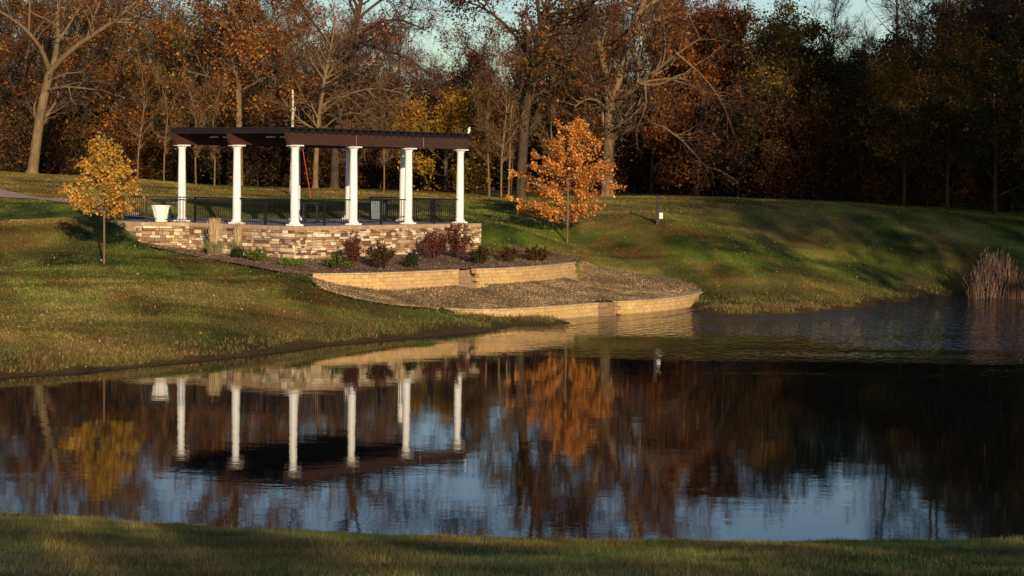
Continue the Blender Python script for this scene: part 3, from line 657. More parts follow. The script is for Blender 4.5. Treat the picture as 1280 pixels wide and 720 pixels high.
def pad(lims, K=8):
    P = []; R = []
    for pts_, rs in lims:
        pts_ = np.array(pts_, float); t = np.linspace(0, len(pts_)-1, K); 
        q = np.stack([np.interp(t, range(len(pts_)), pts_[:, a]) for a in range(3)], 1)
        q[1:-1] = q[1:-1]*.6+(q[:-2]+q[2:])*.2; P.append(q); R.append(np.interp(t, range(len(pts_)), np.array(rs, float)))
    return np.array(P), np.array(R)
def pal(cols, n, w=None, rng=RNG, v=.35):
    c = np.array(cols)[rng.choice(len(cols), n, p=w)]; return c*rng.uniform(1-v, 1+v, (n, 1))
RUST = [(.23, .070, .020), (.16, .045, .015), (.30, .11, .028), (.12, .04, .017)]
ORNG = [(.44, .17, .032), (.36, .12, .028), (.26, .085, .022), (.34, .20, .05)]
GOLD = [(.56, .30, .035), (.48, .24, .03), (.36, .22, .03), (.22, .19, .035)]
OLIV = [(.16, .105, .022), (.10, .08, .018), (.26, .14, .026), (.05, .05, .014)]
BRWN = [(.13, .060, .024), (.085, .040, .02), (.18, .085, .032)]
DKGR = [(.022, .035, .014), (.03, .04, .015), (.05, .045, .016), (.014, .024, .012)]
def leafset(P, n, spread, seed, gap=-.1, bias=None, gf=.8, ell=None):
    N, K, _ = P.shape; i = RNG.integers(0, N, n*2); t = RNG.random(n*2)*(K-1); k = np.minimum(t.astype(int), K-2); f = (t-k)[:, None]
    C = P[i, k]*(1-f)+P[i, k+1]*f+RNG.normal(0, spread, (n*2, 3)); keep = clump(C, gf, seed)+RNG.normal(0, .12, len(C)) > gap
    return C[keep][:n]
def tree_parts(root, base, lims, lv, leafn, lsize, pals, bark, twig='twig', seed=0, gap=-.1, gf=.8, spread=.25, lm='leaf', zmin=None):
    """lims: list of world polylines; lv: list of (count, t0, t1, len, angle, K, up, wiggle, rf, rmin)."""
    O = base; P, R = pad(lims); tr = MB(); cr = MB(); tr.tubes(P, R, 9)
    a = lims[0]; b0 = np.array(a[0][0]); r0 = a[1][0]
    tr.tubes(np.array([[b0-[0, 0, .5], b0+[0, 0, .02], b0+[0, 0, .35]]]), np.array([[r0*1.9, r0*1.5, r0*1.02]]), 9)
    cur, rad = P, R; allP = []
    for q, (m, t0, t1, ln, an, K, up, wg, rf, rm) in enumerate(lv):
        src, rs = cur, rad
        cur, rad = grow(src, rs, m, t0, t1, ln, an, K, up, wg, rf, rm)
        last = q == len(lv)-1
        (tr if q == 0 else cr).tubes(cur, rad, 6 if q == 0 else (4 if not last else 3), mi=0)
        allP.append(cur)
    o = tr.build('trunk', M[bark], root, O)
    if leafn:
        for n, pl in zip(leafn, pals):
            C = leafset(allP[-1], n, spread, seed, gap, gf=gf); seed += 1.7
            if zmin is not None: C = C[C[:, 2] > zmin]
            cr.leaves(C, lsize, pal(pl, len(C)), 1)
    c = cr.build('crown', [M[twig], M[lm]], root, O); return root
def px_tree(base_px, Y, trunk, limbs, lv, leafn, lsize, pals, bark, label, name='tree', cat='tree', twig='twig', seed=0, gap=-.1, gf=.8, spread=.25, group=None, jig=1.):
    """trunk: [(px,py,width_px)...]; limbs: [[(px,py,width,dy)...]...] at depth Y (+dy)."""
    k = Y/F; b = at(*base_px, Y); b[2] = min(b[2], G1(b[0], b[1]))+.0; t = empty(name, tuple(b), label, cat, group)
    lims = []
    T = [at(x, y, Y) for x, y, w in trunk]; T[0] = b-[0, 0, .1]; lims.append((T, [w*k/2 for x, y, w in trunk]))
    for l in limbs: lims.append(([at(q[0], q[1], Y+(q[3] if len(q) > 3 else 0)) for q in l], [q[2]*k/2 for q in l]))
    return tree_parts(t, tuple(b), lims, lv, leafn, lsize, pals, bark, twig, seed, gap, gf, spread)
# --- young trees on the lawn
def young(px, py, Y, hpx, wpx, cr0, label, pals, wts, n, lsize, seed):
    b = at(px, py, Y); b[2] = G1(b[0], b[1]); k = Y/F; Ht = hpx*k; W = wpx*k/2; z0 = cr0*k
    t = empty('young_tree', tuple(b), label, 'tree'); O = tuple(b); tr = MB(); cr = MB()
    T = np.array([b+[0, 0, -.1], b+[.01, 0, Ht*.3], b+[-.02, .02, Ht*.6], b+[-.05, 0, Ht*.97]]); P, R = pad([(T, [.045, .038, .022, .006])]); tr.tubes(P, R, 8)
    nb = 74; ts = np.sort(RNG.uniform(0, 1, nb)); bs = []; rs = []
    for s in ts:
        z = z0+(Ht-z0)*s*.9; a = RNG.uniform(0, 2*np.pi); prof = math.sin(min(1, (s*.88+.20))*math.pi)**.7 if s > .05 else .6
        L = W*max(.25, (1-s)**.62*1.08 if s > .25 else .72+s)*RNG.uniform(.58, 1.15); up = .38*L+.22*s
        p0 = b+[0, 0, z-.12]; d = np.array([math.cos(a), math.sin(a), 0]); pts_ = [p0, p0+d*L*.5+[0, 0, up*.45], p0+d*L+[0, 0, up*.8]]; bs.append((pts_, [.016, .010, .004]))
    P1_, R1 = pad(bs, 6); tr.tubes(P1_, R1, 5)
    P2_, R2 = grow(P1_, R1, 640, .15, 1, .42, .8, 4, .05, .2, .6, .003); cr.tubes(P2_, R2, 3)
    C = leafset(P2_, n, .075, seed, -.42, gf=1.9); q = clump(C, 1.6, seed+3)[:, None]
    c = pal(pals, len(C), wts, v=.3); cr.leaves(C, lsize, c*(1+.25*q), 1, .7)
    tr.build('trunk', M['bark_tan'], t, O); cr.build('crown', [M['twig'], M['leaf']], t, O)
young(130, 330, 68, 160, 112, 58, 'young tree with yellow-green and orange leaves on the left lawn', [(.52, .36, .075), (.60, .27, .04), (.32, .28, .07), (.62, .46, .15), (.50, .18, .03)], [.24, .32, .16, .14, .14], 6200, .105, 2)
young(709, 303, 88, 162, 158, 26, 'young tree full of orange leaves on the lawn right of the terrace', [(.66, .28, .055), (.54, .18, .04), (.74, .44, .17), (.36, .12, .03)], [.35, .3, .2, .15], 13000, .115, 5)
# --- shrubs
def shrub(px, py, Y, wpx, hpx, cols, label, name='shrub', cat='shrub', n=1500, ls=.05, up=.5, stems=30, zf=MZ, sp=1., group=None):
    p = at(px, py, Y); x, y = p[0], p[1]; k = Y/F; W = wpx*k/2; H = hpx*k*1.04; n = int(n*1.5); ls = ls*1.25
    z = max(zf(x, y) if zf else G1(x, y), -5) if zf else G1(x, y)
    t = empty(name, (x, y, z), label, cat, group); O = t.location; st = MB(); lf = MB(); bs = []
    for _ in range(stems):
        a = RNG.uniform(0, 2*np.pi); r = W*math.sqrt(RNG.random())*sp; h = H*RNG.uniform(.65, 1.05)*(1-.45*(r/W)**2); d = np.array([math.cos(a), math.sin(a), 0])
        bs.append(([(x, y, z-.05)+d*r*.12, (x, y, z)+d*r*.65+np.array([0, 0, h*.5]), (x, y, z)+d*r+np.array([0, 0, h])], [.012, .008, .004]))
    P, R = pad(bs, 5); st.tubes(P, R, 4); Q, S = grow(P, R, stems*7, .2, 1, H*.28, .7, 3, .1*up, .25, .6, .003); lf.tubes(Q, S, 3)
    C = leafset(Q, n, .03, px, -.5, gf=3); C = C[C[:, 2] > z+.02]; lf.leaves(C, ls, pal(cols, len(C), v=.4), 1, .6)
    st.build('stems', M['twig'], t, O); lf.build('foliage', [M['twig'], M['leaf']], t, O)
BARB = [(.17, .045, .028), (.11, .03, .022), (.24, .08, .035), (.08, .03, .02)]
GRN = [(.035, .055, .018), (.05, .07, .02), (.025, .04, .015)]
JUN = [(.16, .20, .035), (.11, .15, .03), (.24, .25, .05)]
shrub(441, 331, 72.0, 30, 44, BARB, 'tall reddish brown shrub against the stone wall, left of the round dark one', n=1700)
shrub(474, 334, 71.8, 44, 34, BARB+GRN, 'broad dark red and green shrub in front of the stone wall below the fourth column', n=2600)
shrub(514, 332, 72.8, 24, 19, GRN, 'small dark green shrub right of the broad dark red one', n=1200)
shrub(541, 322, 76.5, 38, 40, BARB, 'upright russet shrub against the wall below the fifth column', n=2200)
shrub(573, 325, 77.3, 42, 45, BARB, 'tallest russet shrub against the wall below the rightmost column', n=2600)
shrub(600, 330, 75.8, 34, 22, GRN+BARB[:1], 'low dark green shrub in front of the terrace\'s right corner', n=1700)
shrub(634, 326, 78.0, 30, 17, GRN+[(.3, .03, .03)], 'small green shrub with red berries right of the terrace corner', n=1400)
shrub(671, 325, 79.3, 38, 20, GRN+[(.26, .04, .03)], 'rounded dark green shrub with red leaves at the right end of the planting bed', n=1800)
shrub(620, 316, 81.0, 44, 17, JUN, 'bright yellow-green juniper spreading beside the terrace\'s right corner', 'juniper', n=1500, stems=24, sp=1.2)
shrub(321, 323, 72.5, 32, 15, JUN+GRN[:1], 'yellow-green juniper at the foot of the wall, right of the tall dry grasses', 'juniper', n=1300, stems=24, sp=1.2)
shrub(365, 329, 71.5, 30, 10, JUN, 'low flat juniper at the foot of the terrace\'s front corner', 'juniper', n=900, stems=20, sp=1.2)
shrub(422, 334, 71.3, 34, 17, JUN+GRN, 'juniper spreading left of the tall reddish brown shrub', 'juniper', n=1300, stems=24, sp=1.2)
shrub(300, 319, 73.2, 22, 12, GRN, 'small dark green tuft between the dry grass and the juniper', n=700)
def ograss(px, py, Y, wpx, hpx, label, n=420):
    p = at(px, py, Y); x, y = p[0], p[1]; k = Y/F; W = wpx*k/2; H = hpx*k; z = MZ(x, y)
    t = empty('ornamental_grass', (x, y, z), label, 'ornamental grass', 'tall dry grasses against the stone wall'); O = t.location
    for nm, cols, nn, hh, w in [('leaves', [(.16, .17, .05), (.24, .19, .08)], n, .42, 1.3), ('plumes', [(.55, .40, .20), (.46, .32, .15), (.62, .48, .27)], n, 1., .8)]:
        a = RNG.uniform(0, 2*np.pi, nn); r = W*np.sqrt(RNG.random(nn))*w; h = H*hh*RNG.uniform(.6, 1.02, nn); d = np.c_[np.cos(a), np.sin(a)]
        r2 = r+RNG.normal(0, W*.30, nn); P = np.stack([np.c_[x+d[:, 0]*r*.65, y+d[:, 1]*r*.65, np.full(nn, z)], np.c_[x+d[:, 0]*r*.8, y+d[:, 1]*r*.8, z+h*.5], np.c_[x+d[:, 0]*r2, y+d[:, 1]*r2, z+h]], 1)
        mb = MB(); mb.tubes(P, np.tile([.005, .006, .003] if nm == 'leaves' else [.004, .006, .004], (nn, 1)), 3, np.repeat(pal(cols, nn), 9, 0)); mb.build(nm, M['dry'], t, O)
ograss(268, 320, 74.2, 19, 46, 'taller clump of dry tan grass in front of the stone wall, the left of two')
ograss(298, 315, 75.0, 13, 41, 'narrower clump of dry tan grass, the right of two, below the second column', 280)
def reeds():
    mb = MB(); n = 1500; px = RNG.uniform(1211, 1300, n); Y = RNG.uniform(85.5, 89.5, n)
    P = []; c = pal([(.16, .09, .055), (.11, .06, .04), (.24, .15, .085)], n)
    for i in range(n):
        b = at(px[i], 366, Y[i]); z = max(G1(b[0], b[1]), 0)-.05 if i % 10 == 0 else -.03; hgt = RNG.uniform(.5, 1.75)*(.55+.7*vnoise(px[i]*.12, 0, 3))*min(1, .35+(px[i]-1208)/22); s = RNG.normal(0, .22, 2)
        P.append([(b[0], b[1], z), (b[0]+s[0]*.4, b[1]+s[1]*.4, z+hgt*.6), (b[0]+s[0], b[1]+s[1], z+hgt)])
    mb.tubes(np.array(P), np.tile([.011, .010, .007], (n, 1)), 3, np.repeat(c, 9, 0)); k = RNG.random(n) < .3
    tips = np.array(P)[k][:, 2]; mb.tubes(np.stack([tips, tips+[0, 0, .1], tips+[.03, 0, .2]], 1), np.tile([.01, .022, .005], (k.sum(), 1)), 4, (.20, .12, .08))
    tag(mb.build('reeds', M['dry']), 'stand of dry brown reeds at the water\'s edge on the far right', 'reeds', kind='stuff')
reeds()
# ------------------------------------------------------------------ featured trees of the wood edge
def LV(a, b, c=None, s=1., up=.05, rm=.012):
    l = [(a, .3, 1, 3.6*s, .8, 6, up, .28, .55, rm*1.6), (b, .2, 1, 1.7*s, .8, 5, up, .3, .6, rm)]
    if c: l.append((c, .15, 1, .8*s, .75, 4, up*.6, .3, .6, rm*.8))
    return l
px_tree((40, 218), 112, [(40, 218, 14), (47, 165, 12), (55, 120, 11), (64, 84, 10)],
        [[(62, 90, 7), (54, 62, 5.5, -1), (35, 38, 4.5, -2), (8, 18, 3, -3), (-25, 0, 2, -4)], [(65, 88, 8), (74, 52, 6.5, 1), (71, 10, 5.5, 2), (66, -50, 4, 2), (72, -120, 2, 3)],
         [(68, 84, 8), (92, 58, 6.5, -1), (136, 32, 5.5, -2), (172, 4, 4, -3), (215, -60, 2.5, -4)], [(60, 112, 3.5), (82, 108, 3, -1), (118, 112, 2, -2)], [(64, 100, 3), (80, 92, 2, 1), (105, 90, 1.2, 2)],
         [(74, 50, 4, 1), (100, 10, 3, 3), (120, -50, 2, 5)], [(36, 40, 3, -2), (38, -10, 2.5, 0), (25, -70, 1.5, 2)]],
        LV(60, 420, 2200), [1300], .17, [RUST+OLIV], 'bark_tan', 'large mostly bare tree with a pale trunk at the far left of the wood edge', seed=1, gap=.1)
px_tree((300, 238), 118, [(300, 238, 9), (299, 160, 8), (298, 80, 7.5), (296, 0, 6), (299, -80, 4), (300, -140, 2)],
        [[(298, 50, 3.5), (276, 30, 3, -2), (240, 5, 2, -4)], [(298, 70, 3.5), (330, 40, 3, -2), (365, 5, 2, -3)], [(298, 110, 3), (260, 95, 2.5, 2), (215, 85, 1.5, 4)], [(298, 115, 3), (335, 95, 2.5, -2), (355, 100, 1.5, -4)],
         [(297, 0, 4), (250, -50, 2.5, 3), (215, -80, 1.5, 4)], [(297, 10, 4), (340, -40, 2.5, -3), (370, -70, 1.5, -4)], [(299, 140, 2.5), (270, 125, 2, -3), (235, 135, 1, -5)]],
        LV(80, 700, 2600), [5200, 3200], .2, [ORNG, RUST], 'bark_tan', 'tall oak covered in rusty orange leaves behind the left half of the pergola', 'oak_tree', seed=4, gap=-.02)
px_tree((394, 236), 112, [(394, 236, 7.5), (395, 190, 6.5), (399, 140, 5.5), (405, 100, 4), (414, 60, 3), (420, 20, 1.5)],
        [[(397, 168, 3), (420, 146, 2.5, -1), (448, 138, 2, -2), (480, 158, 1.2, -3)], [(399, 145, 3), (430, 118, 2.5, -2), (470, 108, 2, -3), (515, 120, 1, -4)], [(402, 120, 3), (435, 90, 2.2, 1), (475, 78, 1.6, 2), (520, 85, 1, 3)],
         [(399, 150, 2.5), (378, 120, 2, 1), (362, 85, 1.2, 2)], [(405, 100, 2.5), (385, 70, 2, -1), (375, 35, 1, -2)], [(406, 98, 2.5), (440, 60, 2, 1), (470, 40, 1.2, 2)], [(398, 158, 2.5), (430, 165, 2, -2), (470, 180, 1, -4)]],
        LV(90, 700, 1700, .75, -.01, .011), [900], .15, [BRWN], 'bark_tan', 'slender bare tree with fine tan spreading branches behind the pergola', twig='twig_tan', seed=9)
px_tree((418, 236), 113, [(418, 236, 11), (419, 180, 10), (424, 120, 9), (434, 70, 8), (446, 25, 6), (460, -30, 4), (462, -90, 2)],
        [[(436, 60, 4.5), (462, 30, 3.5, -1), (500, 22, 2.5, -3), (532, 38, 1.5, -4)], [(440, 45, 4.5), (470, 62, 3.5, -2), (505, 68, 2.5, -4), (540, 95, 1.2, -5)], [(446, 25, 4), (480, -5, 3, 2), (520, -10, 2, 4), (545, 5, 1, 5)],
         [(430, 80, 4.5), (400, 40, 3.5, 2), (375, 5, 2.5, 4), (355, -50, 1.5, 5)], [(448, 10, 4), (420, -40, 3, -2), (400, -90, 1.5, -3)], [(460, -30, 3), (500, -60, 2, 2), (530, -80, 1, 3)]],
        LV(90, 700, 2600, .95, .02), [2600], .17, [BRWN+RUST], 'bark_dark', 'big dark tree with crooked bare limbs reaching right above the pergola', seed=12, gap=.1)
px_tree((560, 242), 118, [(560, 242, 5), (556, 200, 4.5), (560, 165, 3.5), (565, 130, 2)],
        [[(557, 205, 3), (530, 180, 2.5, -1), (500, 158, 1.5, -2)], [(557, 200, 3), (585, 175, 2.5, -1), (605, 160, 1.5, -2)], [(558, 180, 2.5), (535, 155, 2, 1), (510, 140, 1, 2)], [(560, 165, 2.5), (585, 140, 2, 1), (600, 128, 1, 2)], [(557, 212, 2.5), (580, 218, 2, -2), (597, 210, 1, -3)], [(557, 220, 2.5), (530, 215, 2, -2), (510, 205, 1, -3)]],
        [(70, .3, 1, 1.3, .8, 5, .0, .3, .55, .012), (500, .2, 1, .7, .8, 4, 0, .3, .6, .008)], [6500, 2400], .18, [GOLD, ORNG], 'bark_grey', 'golden yellow leafed tree behind the right end of the pergola', 'maple_tree', seed=15, gap=-.25, gf=1.3)
px_tree((651, 250), 106, [(649, 250, 14), (652, 205, 12.5), (655, 160, 12), (660, 110, 11), (664, 72, 10.5), (676, 40, 9), (687, 8, 7), (692, -50, 5), (700, -120, 2.5)],
        [[(664, 78, 5), (648, 48, 4, 1), (622, 20, 3.5, 2), (590, 2, 2.5, 3), (565, 0, 1.5, 4)], [(684, 20, 5), (708, 13, 4, -1), (735, 8, 3, -2), (760, -12, 2, -3)], [(676, 42, 5), (672, 0, 4.5, -2), (662, -60, 3, -3), (650, -130, 1.5, -4)],
         [(688, 0, 4), (720, -40, 3, 2), (745, -90, 2, 3)], [(660, -60, 3, -3), (620, -90, 2, -3), (590, -100, 1, -2)], [(690, -20, 4), (640, -30, 3, 3), (600, -45, 2, 5)], [(662, 85, 3), (690, 70, 2.5, -2), (712, 75, 1.5, -3)]],
        LV(90, 800, 2600), [7500], .18, [RUST+OLIV], 'bark_dark', 'dark leaning oak with brown leaves between the pergola and the orange young tree', 'oak_tree', seed=18, gap=.12)
px_tree((759, 246), 111, [(757, 246, 17), (759, 215, 15), (762, 175, 14), (763, 140, 15), (765, 115, 13)],
        [[(761, 128, 9), (757, 95, 8, -.5), (752, 58, 7, -1), (735, 25, 6, -1.5), (712, -8, 4.5, -2), (690, -60, 2.5, -3)], [(767, 118, 11), (778, 85, 10, .5), (791, 50, 9, 1), (806, 10, 8, 1.5), (812, -40, 6, 2), (828, -110, 4, 3), (835, -170, 2, 4)],
         [(768, 135, 8), (784, 117, 7, -1), (805, 100, 6, -2), (828, 82, 4.5, -3), (850, 64, 3, -4), (880, 45, 2, -5)], [(800, 104, 4, -2), (822, 108, 4, -2.5), (845, 95, 3, -3), (870, 88, 2, -4)],
         [(767, 175, 5), (785, 162, 4.5, -1), (803, 152, 4, -2), (818, 151, 3, -3), (845, 165, 2.5, -4), (868, 192, 2, -4.5), (885, 212, 1.2, -5)], [(761, 138, 4), (748, 126, 3.5, -1), (734, 122, 2.5, -2), (718, 134, 1.5, -3)],
         [(752, 58, 4, -1), (720, 50, 3, -3), (690, 40, 2, -4)], [(806, 10, 5, 1.5), (850, -20, 4, 3), (890, -60, 2.5, 5), (905, -100, 1.5, 6)], [(735, 25, 4, -1.5), (745, -30, 3, 1), (750, -100, 2, 3)], [(790, 50, 4, 1), (830, 20, 3, 3), (860, -20, 2, 4)],
         [(806, 101, 3, -2), (808, 130, 2.5, -3), (803, 145, 1.5, -4)], [(845, 66, 3, -4), (880, 95, 2.5, -3), (905, 130, 2, -2), (918, 170, 1.2, -1)], [(812, -40, 4, 2), (780, -90, 3, 2), (760, -150, 1.5, 1)]],
        LV(130, 1000, 3600), [5500, 2500], .18, [RUST, BRWN], 'bark_tan', 'largest oak with a thick lit trunk forking into pale limbs behind the orange young tree', 'oak_tree', seed=21, gap=.0)
px_tree((868, 246), 124, [(872, 246, 8), (874, 190, 7), (878, 130, 6), (882, 80, 4.5), (884, 30, 2.5)],
        [[(874, 190, 3.5), (850, 165, 3, -2), (828, 160, 2, -3)], [(875, 180, 3.5), (900, 160, 3, -2), (922, 165, 2, -3)], [(877, 140, 3.5), (850, 110, 3, 2), (832, 90, 2, 3)], [(878, 130, 3.5), (905, 105, 3, 0), (922, 95, 2, 0)], [(881, 90, 3), (862, 55, 2.5, -1), (850, 30, 1.5, -2)], [(882, 80, 3), (905, 50, 2, 2), (915, 25, 1.5, 3)],
         [(874, 205, 3), (895, 200, 2.5, -3), (918, 208, 1.5, -4)], [(873, 210, 3), (850, 205, 2.5, -3), (835, 212, 1.5, -4)]],
        [(90, .3, 1, 1.9, .8, 5, -.03, .3, .55, .014), (900, .2, 1, .9, .8, 4, -.03, .3, .6, .009)], [15000, 4000], .21, [RUST, ORNG], 'bark_dark', 'full rust-red tree at the edge of the shaded wood, right of the largest oak', seed=24, gap=-.25)
# ------------------------------------------------------------------ wood: tree kinds, copied
def kind_tree(name, Ht, W, tr_r, lvs, leafn, ls, pals, bark, seed, gap, fork=.35, nl=7, twig='twig', gf=.8, low=.3):
    rng = np.random.default_rng(seed); t = empty(name, (0, 0, 0)); T = [(0, 0, -.3), (rng.normal(0, .15), rng.normal(0, .15), Ht*.3), (rng.normal(0, .4), rng.normal(0, .4), Ht*.65), (rng.normal(0, .7), rng.normal(0, .7), Ht)]
    lims = [(T, [tr_r, tr_r*.8, tr_r*.5, tr_r*.1])]; TT = np.array(T)
    for i in range(nl):
        s = low+(.9-low)*(i+rng.random()*.6)/nl; q = s*3; k = min(int(q), 2); p = TT[k]*(1-(q-k))+TT[k+1]*(q-k); a = i*2.4+rng.normal(0, .3); L = W*(.5+.5*(1-s))*rng.uniform(.8, 1.2); d = np.array([math.cos(a), math.sin(a), 0]); up = L*rng.uniform(.5, 1.1)
        lims.append(([p, p+d*L*.45+[0, 0, up*.35], p+d*L+[0, 0, up]], [tr_r*.45*(1.15-s), tr_r*.28*(1.15-s), tr_r*.08]))
    return tree_parts(t, (0, 0, 0), lims, lvs, leafn, ls, pals, bark, twig, seed, gap, gf, lm='leaf_wood')
LT = [(60, .25, 1, 3., .8, 6, .06, .28, .55, .022), (450, .2, 1, 1.6, .8, 5, .05, .3, .6, .014), (1900, .15, 1, .9, .7, 4, .04, .3, .6, .011)]
LB = [(55, .25, 1, 3.2, .65, 6, .10, .25, .55, .022), (500, .2, 1, 1.8, .65, 5, .08, .28, .6, .014), (2600, .1, 1, 1.0, .65, 4, .05, .28, .6, .010)]
LS = [(70, .1, 1, 1.3, .8, 5, .04, .3, .55, .012), (700, .2, 1, .7, .8, 4, .02, .3, .6, .008)]
KINDS = {
 'rust': (kind_tree('woodland_tree', 17, 4.6, .2, LT, [3000, 1700], .2, [RUST, ORNG], 'bark_grey', 31, .05), 'tall woodland tree with thinning rust-orange leaves', 'tree'),
 'orange': (kind_tree('woodland_tree', 14.5, 4.2, .18, LT, [3600, 1900], .2, [ORNG, OLIV], 'bark_grey', 32, .0), 'woodland tree with orange and brown leaves', 'tree'),
 'olive': (kind_tree('woodland_tree', 12, 4.2, .16, LT, [5200, 2600], .2, [OLIV, [(.26, .14, .03), (.20, .15, .03)]], 'bark_dark', 33, -.05), 'woodland tree with olive and dull yellow leaves', 'tree'),
 'bare': (kind_tree('bare_tree', 18, 4.2, .19, LB, [500], .16, [BRWN], 'bark_grey', 34, .2), 'tall bare grey tree standing in the wood', 'tree'),
 'bareb': (kind_tree('bare_tree', 15, 3.6, .13, LB, [700], .16, [RUST], 'bark_dark', 35, .2, nl=9), 'slender dark bare tree standing in the wood', 'tree'),
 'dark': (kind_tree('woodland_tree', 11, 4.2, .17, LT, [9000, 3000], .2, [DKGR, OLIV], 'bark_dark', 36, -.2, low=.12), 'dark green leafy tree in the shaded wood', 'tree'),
 'brush': (kind_tree('undergrowth_bush', 4.2, 2.6, .05, LS, [4200, 1800], .15, [BRWN, OLIV], 'bark_dark', 37, -.3, low=.05, nl=14), 'brown undergrowth bush at the foot of the wood', 'bush'),
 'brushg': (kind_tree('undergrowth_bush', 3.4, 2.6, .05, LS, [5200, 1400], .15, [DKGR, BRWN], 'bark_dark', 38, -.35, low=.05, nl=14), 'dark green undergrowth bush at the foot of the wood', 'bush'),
 'sapling': (kind_tree('sapling', 8, 1.6, .06, [(45, .2, 1, 1.3, .6, 5, .1, .2, .55, .012), (500, .1, 1, .8, .6, 4, .06, .25, .6, .008)], [500], .14, [BRWN], 'bark_tan', 39, .0, nl=8, twig='twig_tan'), 'thin pale bare sapling at the wood edge', 'sapling'),
}
used = set()
def put(kind, X, Y, sc=1., rz=None, where='', grp=None, zs=1.):
    src, lab, cat = KINDS[kind]; o = src if kind not in used else copy_tree(src); used.add(kind)
    o.location = (X, Y, G1(X, Y)-.05); o.rotation_euler = (random.uniform(-.04, .04), random.uniform(-.04, .04), random.uniform(0, 6.28) if rz is None else rz); o.scale = (sc, sc, sc*zs)
    tag(o, (lab+' '+where).strip(), cat, (grp or lab)+((' '+where) if where else '')); return o
def pxX(px, Y): return at(px, 230, Y)[0]
REG = [(-60, 210, 'on the left'), (210, 560, 'behind the pergola'), (560, 930, 'right of the pergola'), (930, 1340, 'on the far right')]
def region(px):
    for a, b, w in REG:
        if a <= px < b: return w
    return REG[-1][2] if px > 930 else REG[0][2]
rows = [ # (Y, spacing px, kinds by region)
 (136, 100, [['bareb', 'rust', 'bareb'], ['orange', 'bareb'], ['bareb', 'rust'], ['dark', 'olive']]),
 (145, 75, [['bareb', 'bare', 'bareb', 'orange'], ['orange', 'bareb', 'bare'], ['bareb', 'bare', 'rust'], ['dark', 'bareb', 'olive']]),
 (156, 60, [['bareb', 'bare', 'rust'], ['bare', 'bareb', 'rust'], ['rust', 'bareb', 'bare'], ['olive', 'bareb', 'dark']]),
 (168, 52, [['bareb', 'bare', 'rust'], ['bare', 'bareb', 'bareb'], ['bareb', 'bareb', 'bare'], ['bareb', 'rust', 'dark']]),
]
# height of the tree tops along the wood, as metres above the ground
HG = [(-60, 13), (60, 11.5), (130, 11.5), (200, 11), (330, 11.5), (400, 10.5), (470, 8.8), (520, 7.4), (570, 6.8), (620, 8.4), (660, 9.6), (740, 10.2), (850, 11.5), (920, 10.5), (960, 9.), (1060, 8.8), (1150, 9.5), (1200, 11), (1300, 14)]
KH = {'rust': 17, 'orange': 14.5, 'olive': 12, 'bare': 18.5, 'bareb': 16, 'dark': 11}
def hg(px): return float(np.interp(px, [a for a, b in HG], [b for a, b in HG]))
for Y, sp, kk in rows:
    px = -70+random.random()*30
    while px < 1350:
        ri = [i for i, (a, b, w) in enumerate(REG) if a <= px < b]; ri = ri[0] if ri else (3 if px > 900 else 0)
        k = random.choice(kk[ri]); yy = Y+random.uniform(-4, 4)-(17 if ri == 3 else 0); h = hg(px)*(yy/118)*random.uniform(.82, 1.1); sc = h/KH[k]
        wide = max(1., min(1.6, .78/sc)) if sc < .8 else 1.
        put(k, pxX(px, yy), yy, sc*wide, where=region(px), zs=1/wide); px += sp*random.uniform(.7, 1.3)
# tall bare trees rising on the right and left above the rest
for px, Y, s in [(1100, 140, .95), (1150, 132, 1.05), (1195, 138, 1.1), (1235, 128, 1.1), (1290, 132, 1.15), (1035, 150, .8), (20, 142, 1.1), (115, 148, 1.0), (165, 155, 1.0), (-20, 144, 1.1), (850, 152, 1.0), (500, 165, .75)]:
    put('bare', pxX(px, Y), Y, s, where=region(px))
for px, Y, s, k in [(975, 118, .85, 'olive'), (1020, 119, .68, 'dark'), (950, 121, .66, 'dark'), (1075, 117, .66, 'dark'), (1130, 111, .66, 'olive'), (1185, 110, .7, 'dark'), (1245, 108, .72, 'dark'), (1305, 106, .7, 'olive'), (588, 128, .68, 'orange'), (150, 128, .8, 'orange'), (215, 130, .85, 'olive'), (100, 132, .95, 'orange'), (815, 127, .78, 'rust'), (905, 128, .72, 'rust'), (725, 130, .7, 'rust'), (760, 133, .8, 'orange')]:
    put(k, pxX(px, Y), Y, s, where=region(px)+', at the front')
for px, Y, s in [(612, 106, .95), (627, 105, 1.05), (636, 106, 1.1), (640, 107, .9), (245, 110, .8), (268, 111, .8), (205, 110, .8), (480, 110, .8), (690, 108, .9), (172, 113, .9)]:
    put('sapling', pxX(px, Y), Y, s, where=region(px))
for Y, sp, f in [(129, 44, 1.1), (138, 50, 1.4), (150, 52, 1.7)]:
    px = -70+random.random()*20
    while px < 1350:
        k = random.choice(['brush', 'brush', 'brushg'] if px < 900 else ['brushg', 'brushg', 'brush']); yy = Y+random.uniform(-1.2, 1.2)-(13 if px > 900 else 0)-(3 if px > 1150 else 0)
        put(k, pxX(px, yy), yy, random.uniform(.75, 1.15)*f, where=region(px)); px += sp*random.uniform(.75, 1.25)
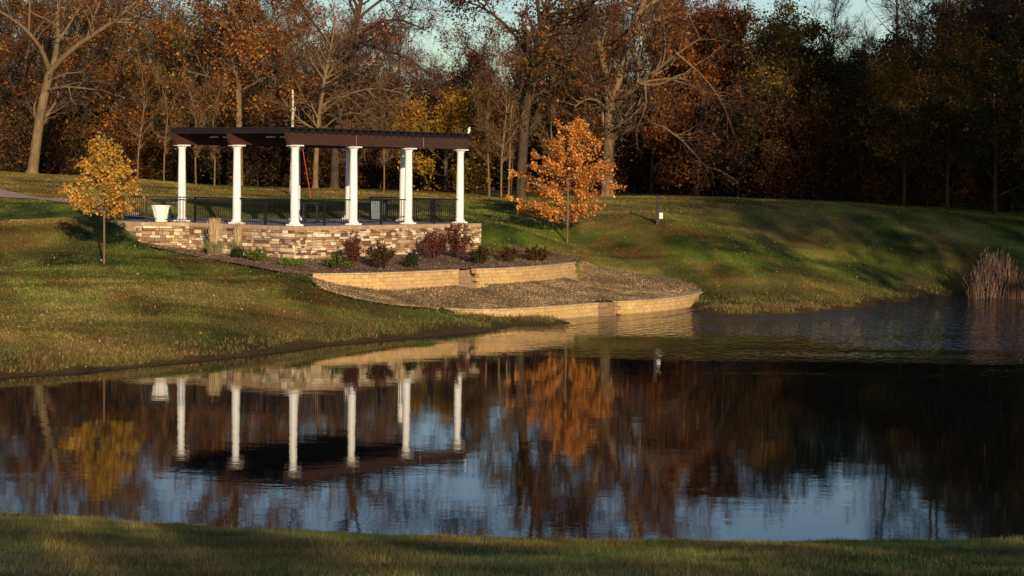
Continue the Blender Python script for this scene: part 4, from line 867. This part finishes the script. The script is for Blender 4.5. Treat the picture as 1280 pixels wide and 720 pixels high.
# distant mass of the wood
def distant():
    mb = MB(); 
    for r, Y in enumerate((180, 190, 202)):
        px = -120
        while px < 1400:
            x = pxX(px, Y); h = random.uniform(.85, 1.1)*hg(px)*1.25; z = G1(x, min(Y, 150)); n = 420
            T = np.array([[(x, Y, z-.5), (x+RNG.normal(0, .3), Y, z+h*.5), (x+RNG.normal(0, .8), Y, z+h)]]); mb.tubes(T, np.array([[.16, .11, .02]]), 5)
            P, R = grow(T, np.array([[.16, .11, .02]]), 34, .2, 1, h*.34, .6, 5, .1, .25, .5, .03); mb.tubes(P, R, 4); Q, S = grow(P, R, 330, .1, 1, 1.9, .6, 4, .06, .28, .6, .016); mb.tubes(Q, S, 3)
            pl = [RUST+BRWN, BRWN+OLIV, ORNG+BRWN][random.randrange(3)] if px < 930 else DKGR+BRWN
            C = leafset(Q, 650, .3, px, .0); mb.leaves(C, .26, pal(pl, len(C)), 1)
            lo = np.c_[RNG.normal(x, 2.2, 700), RNG.normal(Y, 1.2, 700), z+np.abs(RNG.normal(0, 3.0, 700))]; mb.leaves(lo, .34, pal(BRWN+DKGR, 700), 1)
            px += random.uniform(30, 50)
    tag(mb.build('distant_wood', [M['twig'], M['leaf']]), 'mass of bare and brown trees deep in the wood', 'wood', kind='stuff')
distant()
# ------------------------------------------------------------------ unseen trees added on the camera's side of the pond, out of the frame (placed to shade the near bank and the right of the far bank)
def shade_caster(k, X, Y, s, zs=1.):
    put(k, X, Y, s, where='added unseen on camera side for shade', zs=zs)
for X in (-19, -12, -5, 2, 9, 16, 23, 30): shade_caster('dark', X+random.uniform(-1.5, 1.5), -25+random.uniform(-3, 3), .76)
for X in (-15, -8, -1, 6, 13, 20, 27): shade_caster('dark', X+random.uniform(-1, 1), -33+random.uniform(-2, 2), .85)
for X, Y in [(42.3, 25), (52, 22), (63, 24), (73, 20), (50, 12), (60, 11), (71, 9)]: shade_caster('dark', X+random.uniform(-.5, .5), Y, 2.95)
# ------------------------------------------------------------------ light, sky, camera
w = bpy.data.worlds.new('World'); SC.world = w; w.use_nodes = True; nt = w.node_tree; bg = nt.nodes['Background']
sk = nt.nodes.new('ShaderNodeTexSky'); sk.sky_type = 'NISHITA'; sk.sun_disc = False; sk.sun_elevation = math.radians(11.5); sk.sun_rotation = math.atan2(SUN[0], SUN[1]); sk.altitude = 200
sk.air_density = 1.; sk.dust_density = .6; sk.ozone_density = 1.9
hs = nt.nodes.new('ShaderNodeHueSaturation'); hs.inputs['Hue'].default_value = .515; hs.inputs['Saturation'].default_value = 1.08; nt.links.new(sk.outputs[0], hs.inputs['Color']); nt.links.new(hs.outputs[0], bg.inputs[0]); bg.inputs[1].default_value = .118
sl = bpy.data.lights.new('sun', 'SUN'); sl.energy = 5.; sl.angle = math.radians(.5); sl.color = (1., .80, .56)
so = bpy.data.objects.new('sun', sl); COL.objects.link(so); so.rotation_euler = Vector(-SUN).to_track_quat('-Z', 'Y').to_euler(); so.location = (20, -40, 40)
cd = bpy.data.cameras.new('camera'); cd.sensor_width = 36; cd.lens = 36*F/1280; cd.clip_end = 6000; cd.clip_start = .5
co = bpy.data.objects.new('camera', cd); COL.objects.link(co); co.matrix_world = Matrix.Translation((0, 0, HC)) @ Matrix.Rotation(math.pi/2-PIT, 4, 'X') @ Matrix.Rotation(ROL, 4, 'Z')
SC.camera = co
SC.view_settings.view_transform = 'Standard'; SC.view_settings.look = 'None'; SC.view_settings.exposure = 0; SC.view_settings.gamma = 1
SC.cycles.max_bounces = 6; SC.cycles.transparent_max_bounces = 4
